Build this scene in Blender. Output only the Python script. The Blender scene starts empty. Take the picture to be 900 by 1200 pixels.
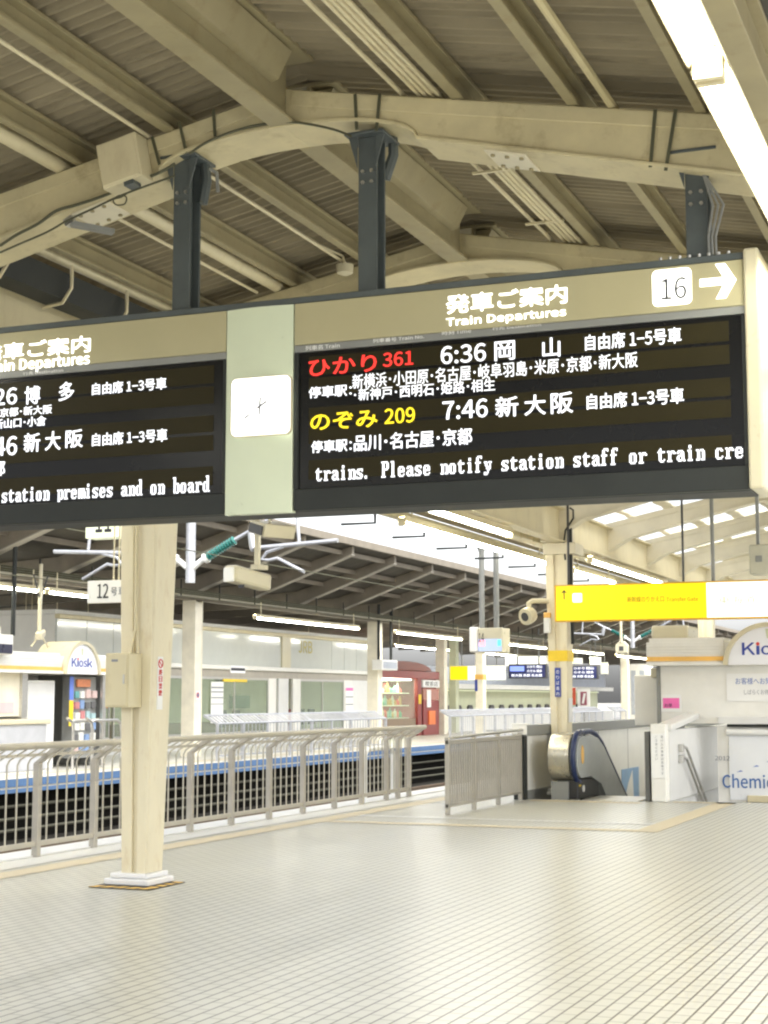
import bpy, bmesh, math, random
from mathutils import Vector, Matrix
random.seed(7)
R = math.radians
SC = bpy.context.scene
COL = SC.collection

# ------------------------------------------------------------------ camera, world, sun, exposure
F_PX = 1860.0; EYE = 1.6
PITCH = math.atan(218 / F_PX)
YAW = math.atan(745 * math.cos(PITCH) / F_PX)
cam_d = bpy.data.cameras.new('camera'); cam = bpy.data.objects.new('camera', cam_d); COL.objects.link(cam)
cam.location = (0, 0, EYE); cam.rotation_euler = (math.pi / 2 + PITCH, 0, YAW)
cam_d.sensor_fit = 'VERTICAL'; cam_d.sensor_height = 36.0; cam_d.lens = F_PX / 1200 * 36
cam_d.clip_start = 0.05; cam_d.clip_end = 3000
SC.camera = cam
W = bpy.data.worlds.new('World'); SC.world = W; W.use_nodes = True
wn = W.node_tree.nodes; wl = W.node_tree.links
bg = wn['Background']
sky = wn.new('ShaderNodeTexSky'); sky.sky_type = 'NISHITA'; sky.sun_disc = False
SUN_EL, SUN_AZ = 56, 130
sky.sun_elevation = R(SUN_EL); sky.sun_rotation = R(SUN_AZ); sky.dust_density = 4.0; sky.air_density = 1.0
hs = wn.new('ShaderNodeHueSaturation'); hs.inputs['Saturation'].default_value = 0.15
wl.new(sky.outputs[0], hs.inputs['Color']); wl.new(hs.outputs[0], bg.inputs[0]); bg.inputs[1].default_value = 0.15
sun_d = bpy.data.lights.new('sun', 'SUN'); sun_d.energy = 0.5; sun_d.angle = R(14); sun_d.color = (1, .95, .88)
sun = bpy.data.objects.new('sun', sun_d); COL.objects.link(sun)
az = R(SUN_AZ)
sd = Vector((math.sin(az) * math.cos(R(SUN_EL)), math.cos(az) * math.cos(R(SUN_EL)), math.sin(R(SUN_EL))))
sun.rotation_euler = sd.to_track_quat('Z', 'Y').to_euler(); sun.location = (-20, -10, 40)
vs = SC.view_settings
vs.view_transform = 'Standard'; vs.look = 'None'; vs.gamma = 1.0; vs.use_curve_mapping = False
vs.exposure = 1.8
SC.cycles.use_denoising = True
SC.cycles.max_bounces = 8; SC.cycles.diffuse_bounces = 5; SC.cycles.glossy_bounces = 4
SC.cycles.transparent_max_bounces = 12
SC.cycles.sample_clamp_indirect = 8
SC.cycles.filter_width = 2.2
LAMP = 9.5          # radiance of a lit tube

cA, sA, cp, sp = math.cos(YAW), math.sin(YAW), math.cos(PITCH), math.sin(PITCH)
def at(px, py, x=None, y=None, z=None):
    """a point of a real plane of the place seen at that spot of the photograph (900 x 1200)"""
    a = (px - 450) / F_PX; b = (600 - py) / F_PX
    d = cp - b * sp; h = sp + b * cp
    r = (a * cA - d * sA, a * sA + d * cA, h)
    t = x / r[0] if x is not None else y / r[1] if y is not None else (z - EYE) / r[2]
    return Vector((r[0] * t, r[1] * t, EYE + r[2] * t))

# ------------------------------------------------------------------ materials
MATS = {}
def nodes_of(name):
    m = bpy.data.materials.new(name); m.use_nodes = True
    return m, m.node_tree.nodes, m.node_tree.links, m.node_tree.nodes['Principled BSDF']
def mat(name, col, rough=.5, metal=0., var=.10, scale=2.5, stain=None, stain_amt=.35, bump=0., spec=.5, stretch=None, rvar=.1):
    if name in MATS: return MATS[name]
    m, n, l, b = nodes_of(name)
    g = n.new('ShaderNodeNewGeometry')
    mp = n.new('ShaderNodeMapping'); l.new(g.outputs['Position'], mp.inputs['Vector'])
    mp.inputs['Scale'].default_value = stretch or (1, 1, 1)
    t = n.new('ShaderNodeTexNoise'); t.inputs['Scale'].default_value = scale; t.inputs['Detail'].default_value = 6
    t.inputs['Roughness'].default_value = .62
    l.new(mp.outputs[0], t.inputs['Vector'])
    rp = n.new('ShaderNodeValToRGB'); l.new(t.outputs['Fac'], rp.inputs[0])
    rp.color_ramp.elements[0].position = .3; rp.color_ramp.elements[1].position = .7
    rp.color_ramp.elements[0].color = [c * (1 - var) for c in col] + [1]
    rp.color_ramp.elements[1].color = [min(1, c * (1 + var)) for c in col] + [1]
    out = rp.outputs[0]
    if stain:
        t2 = n.new('ShaderNodeTexNoise'); t2.inputs['Scale'].default_value = scale * 2.3; t2.inputs['Detail'].default_value = 8
        t2.inputs['Roughness'].default_value = .7
        l.new(mp.outputs[0], t2.inputs['Vector'])
        r2 = n.new('ShaderNodeValToRGB'); l.new(t2.outputs['Fac'], r2.inputs[0])
        r2.color_ramp.elements[0].position = .54; r2.color_ramp.elements[1].position = .74
        r2.color_ramp.elements[1].color = (stain_amt,) * 3 + (1,)
        mx = n.new('ShaderNodeMixRGB'); l.new(r2.outputs[0], mx.inputs[0]); l.new(out, mx.inputs[1]); mx.inputs[2].default_value = list(stain) + [1]
        out = mx.outputs[0]
    l.new(out, b.inputs['Base Color'])
    b.inputs['Metallic'].default_value = metal
    b.inputs['Specular IOR Level'].default_value = spec
    mr = n.new('ShaderNodeMapRange'); l.new(t.outputs['Fac'], mr.inputs[0]); mr.inputs[3].default_value = max(.02, rough - rvar); mr.inputs[4].default_value = min(1, rough + rvar)
    l.new(mr.outputs[0], b.inputs['Roughness'])
    if bump:
        bp = n.new('ShaderNodeBump'); bp.inputs['Strength'].default_value = bump; bp.inputs['Distance'].default_value = .01
        t3 = n.new('ShaderNodeTexNoise'); t3.inputs['Scale'].default_value = scale * 14; l.new(mp.outputs[0], t3.inputs['Vector'])
        l.new(t3.outputs['Fac'], bp.inputs['Height']); l.new(bp.outputs[0], b.inputs['Normal'])
    MATS[name] = m; return m
def emit(name, col, strength):
    if name in MATS: return MATS[name]
    m, n, l, b = nodes_of(name)
    b.inputs['Base Color'].default_value = list(col) + [1]
    b.inputs['Emission Color'].default_value = list(col) + [1]; b.inputs['Emission Strength'].default_value = strength
    MATS[name] = m; return m
def glass(name, tint, alpha, rough=.05):
    m, n, l, b = nodes_of(name)
    tr = n.new('ShaderNodeBsdfTransparent'); tr.inputs[0].default_value = list(tint) + [1]
    b.inputs['Base Color'].default_value = list(tint) + [1]; b.inputs['Roughness'].default_value = rough
    mx = n.new('ShaderNodeMixShader'); mx.inputs[0].default_value = alpha
    l.new(tr.outputs[0], mx.inputs[1]); l.new(b.outputs[0], mx.inputs[2])
    l.new(mx.outputs[0], n['Material Output'].inputs['Surface'])
    MATS[name] = m; return m

CREAM = mat('cream paint', (.66, .59, .39), .42, var=.07, scale=1.8, stain=(.36, .26, .12), stain_amt=.35, stretch=(1, 1, .35))
PILLAR = mat('pillar paint', (.76, .69, .50), .42, var=.05, scale=3.2, stain=(.46, .30, .13), stain_amt=.4, stretch=(1.6, 1.6, .5))
BEAM = mat('beam paint', (.59, .52, .32), .5, var=.14, scale=2.4, stain=(.30, .23, .11), stain_amt=.55, bump=.05)
BEAM2 = mat('purlin paint', (.33, .285, .165), .5, var=.12, scale=2.2, stain=(.2, .14, .06), stain_amt=.5)
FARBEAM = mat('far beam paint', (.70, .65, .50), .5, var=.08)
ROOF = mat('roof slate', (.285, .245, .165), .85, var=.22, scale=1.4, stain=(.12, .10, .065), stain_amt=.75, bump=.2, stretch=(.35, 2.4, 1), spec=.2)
DARKROOF = mat('dark roof sheet', (.10, .093, .078), .8, var=.25, scale=.8, stain=(.04, .035, .03), stretch=(.4, 2, 1), spec=.2)
OPPBEAM = mat('grey brown steel', (.235, .205, .16), .6, var=.15)
OPPEDGE = mat('light grey steel', (.42, .39, .33), .55, var=.15)
DKGREY = mat('dark grey paint', (.032, .035, .033), .5, var=.12, scale=3, spec=.2)
POSTGREY = mat('blue grey paint', (.085, .10, .10), .45, var=.12, scale=4, stain=(.05, .045, .04))
MIDGREY = mat('mid grey paint', (.24, .245, .23), .45, var=.08)
BLACK = mat('black paint', (.02, .02, .02), .4)
STEEL = mat('brushed steel', (.56, .55, .52), .34, metal=.9, var=.08, scale=6, stretch=(1, 1, 6))
SATIN = mat('satin fence steel', (.46, .43, .355), .45, metal=.35, var=.08, scale=5)
SATIND = mat('satin bronze steel', (.45, .42, .36), .4, metal=.5, var=.08, scale=5)
GALV = mat('galvanised steel', (.46, .47, .50), .35, metal=.5, var=.15, scale=7)
WHITE = mat('white paint', (.80, .80, .77), .4, var=.03)
OFFWHITE = mat('off white panel', (.80, .79, .74), .4, var=.05)
PALE = mat('pale grey panel', (.70, .70, .68), .35, var=.05)
KHAKI = mat('khaki header', (.44, .40, .24), .38, var=.03)
CAPCREAM = mat('cream enamel', (.60, .55, .39), .3, var=.03)
CLOCKGREEN = mat('pale green enamel', (.65, .71, .53), .3, var=.03)
GREENWALL = mat('pale green wall', (.58, .60, .42), .6, var=.05)
RED = mat('dark red lacquer', (.24, .032, .028), .35, var=.12)
REDROOF = mat('red roof', (.20, .055, .038), .45, var=.12)
BLUE = mat('blue edge paint', (.07, .14, .27), .5, var=.12)
ORANGE = mat('orange stripe', (.85, .50, .12), .4)
YELLOW = mat('yellow paint', (.85, .60, .03), .4)
PINK = mat('pink print', (.85, .16, .45), .5, var=.05)
NAVY = mat('navy print', (.03, .06, .33), .4)
INK = mat('dark ink', (.03, .03, .035), .5)
INKBLUE = mat('blue ink', (.12, .2, .5), .5)
INKRED = mat('red ink', (.62, .05, .04), .5)
INKGREY = mat('faded ink', (.25, .26, .29), .5)
TEAL = mat('teal porcelain', (.025, .14, .12), .25, var=.1)
CHAR = mat('charcoal plastic', (.06, .06, .06), .5)
PAPER = mat('white paper', (.84, .84, .82), .6, var=.02)
CONC = mat('concrete', (.33, .32, .29), .8, var=.15, scale=1.2, bump=.2)
BALLAST = mat('ballast', (.05, .047, .04), .95, var=.4, scale=8, bump=.6, spec=.1)
UNDERSHADE = mat('undercroft shade', (.018, .017, .015), .95, var=.3, spec=.05)  # near-black colour painted as the shade of the open undercroft
PITRAIL = mat('pit pipe', (.06, .058, .038), .7, var=.2)
RUST = mat('rail steel', (.22, .16, .11), .5, metal=.6)
CABLE = mat('dark cable', (.085, .085, .05), .6)
PALECABLE = mat('pale cable', (.55, .48, .28), .5)
HAZARDY = mat('hazard yellow', (.75, .47, .10), .6, var=.15)
HAZARDK = mat('hazard black', (.07, .065, .06), .6)
ALU = mat('aluminium plinth', (.80, .80, .80), .35, metal=.15, var=.05)
SCREEN = mat('black screen glass', (.006, .006, .006), .25, var=.1, spec=.22, rvar=.03)
STRIP = mat('olive display strip', (.026, .021, .007), .45, var=.08, spec=.15, rvar=.03)
LEDW = emit('white led', (.93, .95, 1.0), 0.356)
LEDR = emit('red led', (1.0, .04, .03), 0.276)
LEDY = emit('yellow led', (1.0, .76, .02), 0.287)
BACKLIT = emit('backlit lettering', (1.0, 1.0, .93), 0.632)
CLOCKLIT = emit('backlit clock face', (1.0, 1.0, .97), 0.46)
TUBE = emit('lit fluorescent tube', (1.0, .99, .90), LAMP)
TUBEFAR = emit('lit fluorescent tube far', (1.0, .99, .90), 13.0)
SIGNY = emit('backlit yellow sign', (1.0, .78, .0), 0.16)
SIGNW = emit('backlit white sign', (1.0, 1.0, .90), 0.3)
ROOMLIT = emit('lit room lamp', (1.0, .99, .90), 3.5)
SIGNG = emit('backlit cream sign', (.95, 1.0, .76), 0.12)
BLUELED = emit('blue display', (.25, .35, 1.0), 0.259)
PANEGLASS = glass('tinted window glass', (.88, .94, .86), .14)
SKYPANE = glass('frosted skylight', (.97, .98, 1.0), .18, .4)
INTERIOR = mat('pale green interior', (.60, .62, .46), .6)

def tile_material(name, base, grout, ux, uy, gx, gy, sx, sy, rough, stag=.5):
    m, n, l, b = nodes_of(name)
    g = n.new('ShaderNodeNewGeometry'); s = n.new('ShaderNodeSeparateXYZ'); l.new(g.outputs['Position'], s.inputs[0])
    def M(op, a, bb=None):
        k = n.new('ShaderNodeMath'); k.operation = op
        for i, v in enumerate((a, bb)):
            if v is None: continue
            if isinstance(v, (int, float)): k.inputs[i].default_value = v
            else: l.new(v, k.inputs[i])
        return k.outputs[0]
    tx = M('DIVIDE', s.outputs[0], ux); ty = M('ADD', M('DIVIDE', s.outputs[1], uy), M('MULTIPLY', M('FLOOR', tx), stag))
    fx = M('FRACT', tx); fy = M('FRACT', ty)
    lx = M('MULTIPLY', M('LESS_THAN', fx, gx), sx); ly = M('MULTIPLY', M('LESS_THAN', fy, gy), sy)
    line = M('MAXIMUM', lx, ly)
    cb = n.new('ShaderNodeCombineXYZ'); l.new(M('FLOOR', tx), cb.inputs[0]); l.new(M('FLOOR', ty), cb.inputs[1])
    wnz = n.new('ShaderNodeTexWhiteNoise'); wnz.noise_dimensions = '2D'; l.new(cb.outputs[0], wnz.inputs['Vector'])
    big = n.new('ShaderNodeTexNoise'); big.inputs['Scale'].default_value = .8; big.inputs['Detail'].default_value = 5; l.new(g.outputs['Position'], big.inputs['Vector'])
    fac = M('ADD', M('MULTIPLY', wnz.outputs['Value'], .2), M('MULTIPLY', big.outputs['Fac'], .8))
    rp = n.new('ShaderNodeValToRGB'); l.new(fac, rp.inputs[0])
    rp.color_ramp.elements[0].position = .25; rp.color_ramp.elements[1].position = .75
    rp.color_ramp.elements[0].color = [c * .95 for c in base] + [1]; rp.color_ramp.elements[1].color = [c * 1.04 for c in base] + [1]
    mx = n.new('ShaderNodeMixRGB'); l.new(line, mx.inputs[0]); l.new(rp.outputs[0], mx.inputs[1]); mx.inputs[2].default_value = list(grout) + [1]
    l.new(mx.outputs[0], b.inputs['Base Color'])
    sp2 = n.new('ShaderNodeTexNoise'); sp2.inputs['Scale'].default_value = 3; sp2.inputs['Detail'].default_value = 4; l.new(g.outputs['Position'], sp2.inputs['Vector'])
    mr = n.new('ShaderNodeMapRange'); l.new(sp2.outputs['Fac'], mr.inputs[0]); mr.inputs[3].default_value = rough - .03; mr.inputs[4].default_value = rough + .05
    l.new(mr.outputs[0], b.inputs['Roughness'])
    MATS[name] = m; return m
TILE = tile_material('platform tile', (.55, .545, .48), (.085, .08, .07), .09, .19, .13, .10, 1.0, .36, .29)
TILE2 = tile_material('opposite tile', (.55, .53, .47), (.2, .19, .18), .3, .3, .05, .05, .7, .7, .35)
def tactile_material():
    m, n, l, b = nodes_of('tactile tile')
    g = n.new('ShaderNodeNewGeometry')
    mp = n.new('ShaderNodeMapping'); l.new(g.outputs['Position'], mp.inputs['Vector']); mp.inputs['Scale'].default_value = (16.6,) * 3
    v = n.new('ShaderNodeTexVoronoi'); v.inputs['Randomness'].default_value = 0; v.inputs['Scale'].default_value = 1; l.new(mp.outputs[0], v.inputs['Vector'])
    rp = n.new('ShaderNodeValToRGB'); l.new(v.outputs['Distance'], rp.inputs[0])
    rp.color_ramp.elements[0].position = .25; rp.color_ramp.elements[1].position = .4
    rp.color_ramp.elements[0].color = (.64, .55, .37, 1); rp.color_ramp.elements[1].color = (.57, .50, .36, 1)
    l.new(rp.outputs[0], b.inputs['Base Color']); b.inputs['Roughness'].default_value = .5
    bp = n.new('ShaderNodeBump'); bp.invert = True; bp.inputs['Distance'].default_value = .005; l.new(v.outputs['Distance'], bp.inputs['Height']); l.new(bp.outputs[0], b.inputs['Normal'])
    return m
TACT = tactile_material()

# ------------------------------------------------------------------ mesh builder and object tree
class MB:
    def __init__(self, T=None): self.v = []; self.f = []; self.T = T
    def add(self, vs, fs):
        o = len(self.v)
        for p in vs: self.v.append((self.T @ Vector(p)) if self.T else Vector(p))
        self.f += [[i + o for i in q] for q in fs]; return self
    def box(self, x0, x1, y0, y1, z0, z1):
        x0, x1 = sorted((x0, x1)); y0, y1 = sorted((y0, y1)); z0, z1 = sorted((z0, z1))
        return self.add([(x, y, z) for x in (x0, x1) for y in (y0, y1) for z in (z0, z1)],
                        [(0, 1, 3, 2), (4, 6, 7, 5), (0, 4, 5, 1), (2, 3, 7, 6), (0, 2, 6, 4), (1, 5, 7, 3)])
    def prism(self, pts, d):
        """closed outline pts (3-D, planar) pushed along d"""
        n = len(pts); d = Vector(d); P = [Vector(p) for p in pts]
        nor = Vector((0, 0, 0))
        for i in range(n): nor += P[i].cross(P[(i + 1) % n])
        if nor.dot(d) > 0: P.reverse()
        vs = P + [p + d for p in P]
        fs = [list(range(n)), list(range(2 * n - 1, n - 1, -1))] + [[(i + 1) % n, i, n + i, n + (i + 1) % n] for i in range(n)]
        return self.add(vs, fs)
    def bar(self, a, b, w, h, up=(0, 0, 1)):
        """a box along a-b, w wide, h high, centred on the line"""
        a, b = Vector(a), Vector(b); d = (b - a).normalized(); u = Vector(up)
        s = d.cross(u).normalized(); u = s.cross(d).normalized()
        q = [a + s * (i * w / 2) + u * (j * h / 2) for i, j in ((-1, -1), (1, -1), (1, 1), (-1, 1))]
        return self.prism(q, b - a)
    def tube(self, path, r, n=8, cap=True):
        P = [Vector(p) for p in path]; rings = []
        rr = r if isinstance(r, (list, tuple)) else [r] * len(P)
        t0 = (P[1] - P[0]).normalized()
        ref = Vector((0, 0, 1)) if abs(t0.z) < .9 else Vector((1, 0, 0))
        s = t0.cross(ref).normalized()
        vs = []
        for i, p in enumerate(P):
            t = ((P[min(i + 1, len(P) - 1)] - p).normalized() + (p - P[max(i - 1, 0)]).normalized()).normalized()
            s = (s - t * s.dot(t)).normalized(); u = t.cross(s)
            for k in range(n):
                a = 2 * math.pi * k / n
                vs.append(p + s * math.cos(a) * rr[i] + u * math.sin(a) * rr[i])
        fs = []
        for i in range(len(P) - 1):
            for k in range(n):
                a, b = i * n + k, i * n + (k + 1) % n
                fs.append((a, b, b + n, a + n))
        if cap: fs += [list(range(n))[::-1], list(range((len(P) - 1) * n, len(P) * n))]
        return self.add(vs, fs)
    def quad(self, a, b, c, d): return self.add([a, b, c, d], [(0, 1, 2, 3)])

def wloc(o): return Vector(o.get('_w', (0, 0, 0)))
def part(name, mb, m, parent, bevel=0, smooth=False, label=None):
    me = bpy.data.meshes.new(name); base = wloc(parent) if parent else Vector((0, 0, 0))
    me.from_pydata([tuple(v - base) for v in mb.v], [], mb.f); me.materials.append(m)
    if smooth:
        for p in me.polygons: p.use_smooth = True
        try: me.set_sharp_from_angle(angle=R(40))
        except Exception: pass
    o = bpy.data.objects.new(name, me); COL.objects.link(o)
    if parent: o.parent = parent; o['_w'] = base
    if bevel:
        bv = o.modifiers.new('Bevel', 'BEVEL'); bv.width = bevel; bv.segments = 2; bv.limit_method = 'ANGLE'
    if label: o['label'] = label
    return o
def thing(name, loc, label, cat, group=None):
    o = bpy.data.objects.new(name, None); COL.objects.link(o); o.location = loc; o['_w'] = Vector(loc)
    o.empty_display_size = .2
    o['label'] = label; o['category'] = cat
    if group: o['group'] = group
    return o
def single(name, mb, m, label, cat, group=None, bevel=0, smooth=False):
    o = part(name, mb, m, None, bevel, smooth); o['label'] = label; o['category'] = cat
    if group: o['group'] = group
    # origin at the thing's base
    c = [v.co for v in o.data.vertices]
    b = Vector(((min(p.x for p in c) + max(p.x for p in c)) / 2, (min(p.y for p in c) + max(p.y for p in c)) / 2, min(p.z for p in c)))
    for v in o.data.vertices: v.co -= b
    o.location = b; o['_w'] = b
    return o
def struct(name, mb, m, kind='structure'):
    o = part(name, mb, m, None); o['kind'] = kind; return o
def dup(root, loc, label=None):
    r = root.copy(); COL.objects.link(r); r.location = loc
    if label: r['label'] = label
    for ch in list(root.children):
        c = ch.copy(); COL.objects.link(c); c.parent = r
        for gch in list(ch.children):
            d = gch.copy(); COL.objects.link(d); d.parent = c
    return r

# ---- lettering: text outlines fitted to a rectangle on a plane (origin o, right axis u, up axis w)
CJK = None
try:      # the CJK face that ships with Blender; without it the built-in font falls back to the same glyphs
    import os
    CJK = bpy.data.fonts.load(os.path.join(bpy.utils.resource_path('LOCAL'), 'datafiles', 'fonts', 'Noto Sans CJK Regular.woff2'))
except Exception: CJK = None
def text_mesh(s, depth=.004):
    c = bpy.data.curves.new('txt', 'FONT'); c.body = s; c.extrude = depth
    if CJK: c.font = CJK
    c.resolution_u = 3
    o = bpy.data.objects.new('txt', c); COL.objects.link(o)
    dg = bpy.context.evaluated_depsgraph_get(); me = bpy.data.meshes.new_from_object(o.evaluated_get(dg))
    vs = [v.co.copy() for v in me.vertices]; fs = [list(p.vertices) for p in me.polygons]
    bpy.data.objects.remove(o); bpy.data.curves.remove(c); bpy.data.meshes.remove(me)
    return vs, fs
def lettering(s, p0, p1, u, m, parent, bold=.012, name='lettering', fit=True, depth=.002):
    """text s filling the rectangle whose lower left is p0 and upper right p1 on the plane spanned by u and +z"""
    vs, fs = text_mesh(s)
    x0 = min(v.x for v in vs); x1 = max(v.x for v in vs); y0 = min(v.y for v in vs); y1 = max(v.y for v in vs)
    p0, p1, u = Vector(p0), Vector(p1), Vector(u).normalized(); d = p1 - p0
    wid = d.dot(u); hei = d.z; nrm = u.cross(Vector((0, 0, 1)))
    sx = wid / (x1 - x0); sy = hei / (y1 - y0)
    mb = MB(); k = bold * .65 * hei      # heavier strokes: the outline repeated a stroke's fraction aside
    for q, (dx, dz) in enumerate(((0, 0), (k, 0), (-k, 0), (0, k), (0, -k)) if bold else ((0, 0),)):
        mb.add([p0 + u * ((v.x - x0) * sx + dx) + Vector((0, 0, (v.y - y0) * sy + dz)) + nrm * (v.z / .004 * depth + q * .0003) for v in vs], fs)
    return part(name, mb, m, parent)
GL = {
 't': (2, ["..#", ".##", "######", ".##", ".##", ".##", ".##", ".##..#", "..###"]),
 'r': (4, ["##.###", ".###.##", ".##", ".##", ".##", ".##", "####"]),
 'a': (4, [".####", "##..##", "...###", ".##.##", "##..##", "##..##", ".###.##"]),
 'i': (1, ["..##", "..##", "", ".###", "..##", "..##", "..##", "..##", "..##", ".####"]),
 'n': (4, ["##.###", ".##..##", ".##..##", ".##..##", ".##..##", ".##..##", "###.###"]),
 's': (4, [".#####", "##...#", "###", ".####", "...###", "#...##", "#####"]),
 '.': (9, ["##", "##"]),
 'P': (0, ["######", ".##..##", ".##..##", ".##..##", ".##..##", ".#####", ".##", ".##", ".##", ".##", "####"]),
 'l': (0, [".###"] + ["..##"] * 9 + [".####"]),
 'e': (4, [".####", "##..##", "##..##", "######", "##", "##...#", ".####"]),
 'o': (4, [".####"] + ["##..##"] * 5 + [".####"]),
 'f': (0, ["..####", ".##..#", ".##", ".##", "#####"] + [".##"] * 5 + ["####"]),
 'y': (4, ["###.###", ".##..#", ".##..#", "..#.##", "..####", "...##", "...#", "##.#", "###"]),
 'c': (4, [".####", "##..##", "##", "##", "##", "##...#", ".####"]),
 'm': (4, ["#######", "##.##.#"] + ["##.##.##"] * 5),
 'p': (4, ["##.###"] + [".##..##"] * 5 + [".#####", ".##", ".##", "####"]),
 'd': (0, ["...###", "....##", "....##", "....##", ".#####"] + ["##..##"] * 5 + [".###.##"]),
 'b': (0, ["###", ".##", ".##", ".##", ".#####"] + [".##..##"] * 5 + [".#.###"]),
}
def dot_text(s, p0, p1, u, m, parent):
    """dot-matrix serif ticker: 8 x 14 cells, baseline row 10"""
    p0, p1, u = Vector(p0), Vector(p1), Vector(u); d = p1 - p0; wid = d.dot(u); cw = wid / (len(s) * 8); ch = d.z / 14
    nrm = u.cross(Vector((0, 0, 1))); mb = MB()
    for i, c in enumerate(s):
        if c not in GL: continue
        r0, rows = GL[c]
        for j, row in enumerate(rows):
            k = 0
            while k < len(row):
                if row[k] == '#':
                    e = k
                    while e < len(row) and row[e] == '#': e += 1
                    a = p0 + u * ((i * 8 + k) * cw) + Vector((0, 0, (13 - r0 - j) * ch - ch * .08))
                    b2 = u * ((e - k) * cw); h = Vector((0, 0, ch * 1.06))
                    mb.prism([a, a + b2, a + b2 + h, a + h], nrm * .002)
                    k = e
                else: k += 1
    return part('lettering', mb, m, parent)
X, Y, Z = Vector((1, 0, 0)), Vector((0, 1, 0)), Vector((0, 0, 1))

# ================================================================== THE SETTING
g = MB(); g.quad((-600, -400, -1.35), (600, -400, -1.35), (600, 900, -1.35), (-600, 900, -1.35)); struct('ground', g, CONC)
PE = -9.75                      # our platform's edge
OE = -18.7                      # the opposite platform's edge
g = MB()
ESC = (-7.35, -5.42, 24.75, 34.0); STA = (-5.08, -1.2, 25.1, 33.0)       # two wells in the floor
xs = sorted({PE, 9.0, ESC[0], ESC[1], STA[0], STA[1]}); ys = sorted({-9.0, 95.0, ESC[2], ESC[3], STA[2], STA[3]})
for i in range(len(xs) - 1):
    for j in range(len(ys) - 1):
        cx, cy = (xs[i] + xs[i + 1]) / 2, (ys[j] + ys[j + 1]) / 2
        if any(h[0] < cx < h[1] and h[2] < cy < h[3] for h in (ESC, STA)): continue
        g.quad((xs[i], ys[j], 0), (xs[i + 1], ys[j], 0), (xs[i + 1], ys[j + 1], 0), (xs[i], ys[j + 1], 0))
struct('platform', g, TILE)
g = MB(); g.box(PE, PE + .3, -9, 95, -1.3, -.004); struct('platform_wall', g, CONC)
g = MB(); g.box(PE - .03, -9.36, -9, 95, -.05, .012); struct('platform_edge', g, WHITE)
g = MB()
for x0, x1, y0, y1 in ((-8.78, -8.48, -9, 95), (-8.48, -4.1, 19.15, 19.45), (-4.4, -4.1, 19.45, 24.95), (-7.2, -5.45, 24.2, 24.5), (-5.05, -4.1, 24.65, 24.95)):
    g.quad((x0, y0, .004), (x1, y0, .004), (x1, y1, .004), (x0, y1, .004))
struct('tactile_paving', g, TACT)
g = MB()
for x0, x1, y0, y1 in ((-8.48, -4.4, 20.3, 20.5), (-9.3, -8.9, -9, 95)):
    g.quad((x0, y0, .004), (x1, y0, .004), (x1, y1, .004), (x0, y1, .004))
struct('drain_strip', g, PALE)
g = MB(); g.quad((OE - .8, -20, -1.3), (PE, -20, -1.3), (PE, 140, -1.3), (OE - .8, 140, -1.3)); struct('track_bed', g, BALLAST)
for k, (x, lab) in enumerate(((-10.9, 'steel rail of the near track, closest to the fenced platform'), (-12.35, 'second steel rail of the near track, below the white fence'),
                              (-15.9, 'steel rail on the inner side of the far track'), (-17.35, 'steel rail of the far track beside the blue platform edge'))):
    m = MB(); m.box(x - .07, x + .07, -10, 138, -1.3, -1.26); m.box(x - .01, x + .01, -10, 138, -1.26, -1.15); m.box(x - .035, x + .035, -10, 138, -1.15, -1.11)
    single('rail', m, RUST, lab, 'rail', 'rails of the two tracks')
# the opposite platform: a slab with a blue nosing over a dark open undercroft
g = MB(); g.box(-33, OE, -10, 140, -.28, 0); struct('opposite_platform', g, TILE2)
g = MB(); g.box(OE, OE + .02, -10, 140, -.16, -.006); g.box(OE, OE + .015, -10, 140, -.28, -.20); struct('opposite_platform_edge', g, BLUE)
g = MB(); g.box(-33, OE - .7, -10, 140, -1.3, -.285); struct('opposite_platform_wall', g, UNDERSHADE)  # solid block, coloured as the shade under the slab
g = MB(); g.quad((OE - .95, -10, .004), (OE - .65, -10, .004), (OE - .65, 140, .004), (OE - .95, 140, .004)); struct('opposite_tactile_paving', g, TACT)
for k, (x, z) in enumerate(((OE - .15, -.56), (OE - .1, -.80), (OE - .05, -1.02))):
    m = MB(); m.tube([(x, -10, z), (x, 140, z)], .035, 6)
    single('service_pipe', m, PITRAIL, ['highest', 'middle', 'lowest'][k] + ' of three long pipes under the blue platform edge', 'pipe', 'pipes under the opposite platform')

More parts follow.
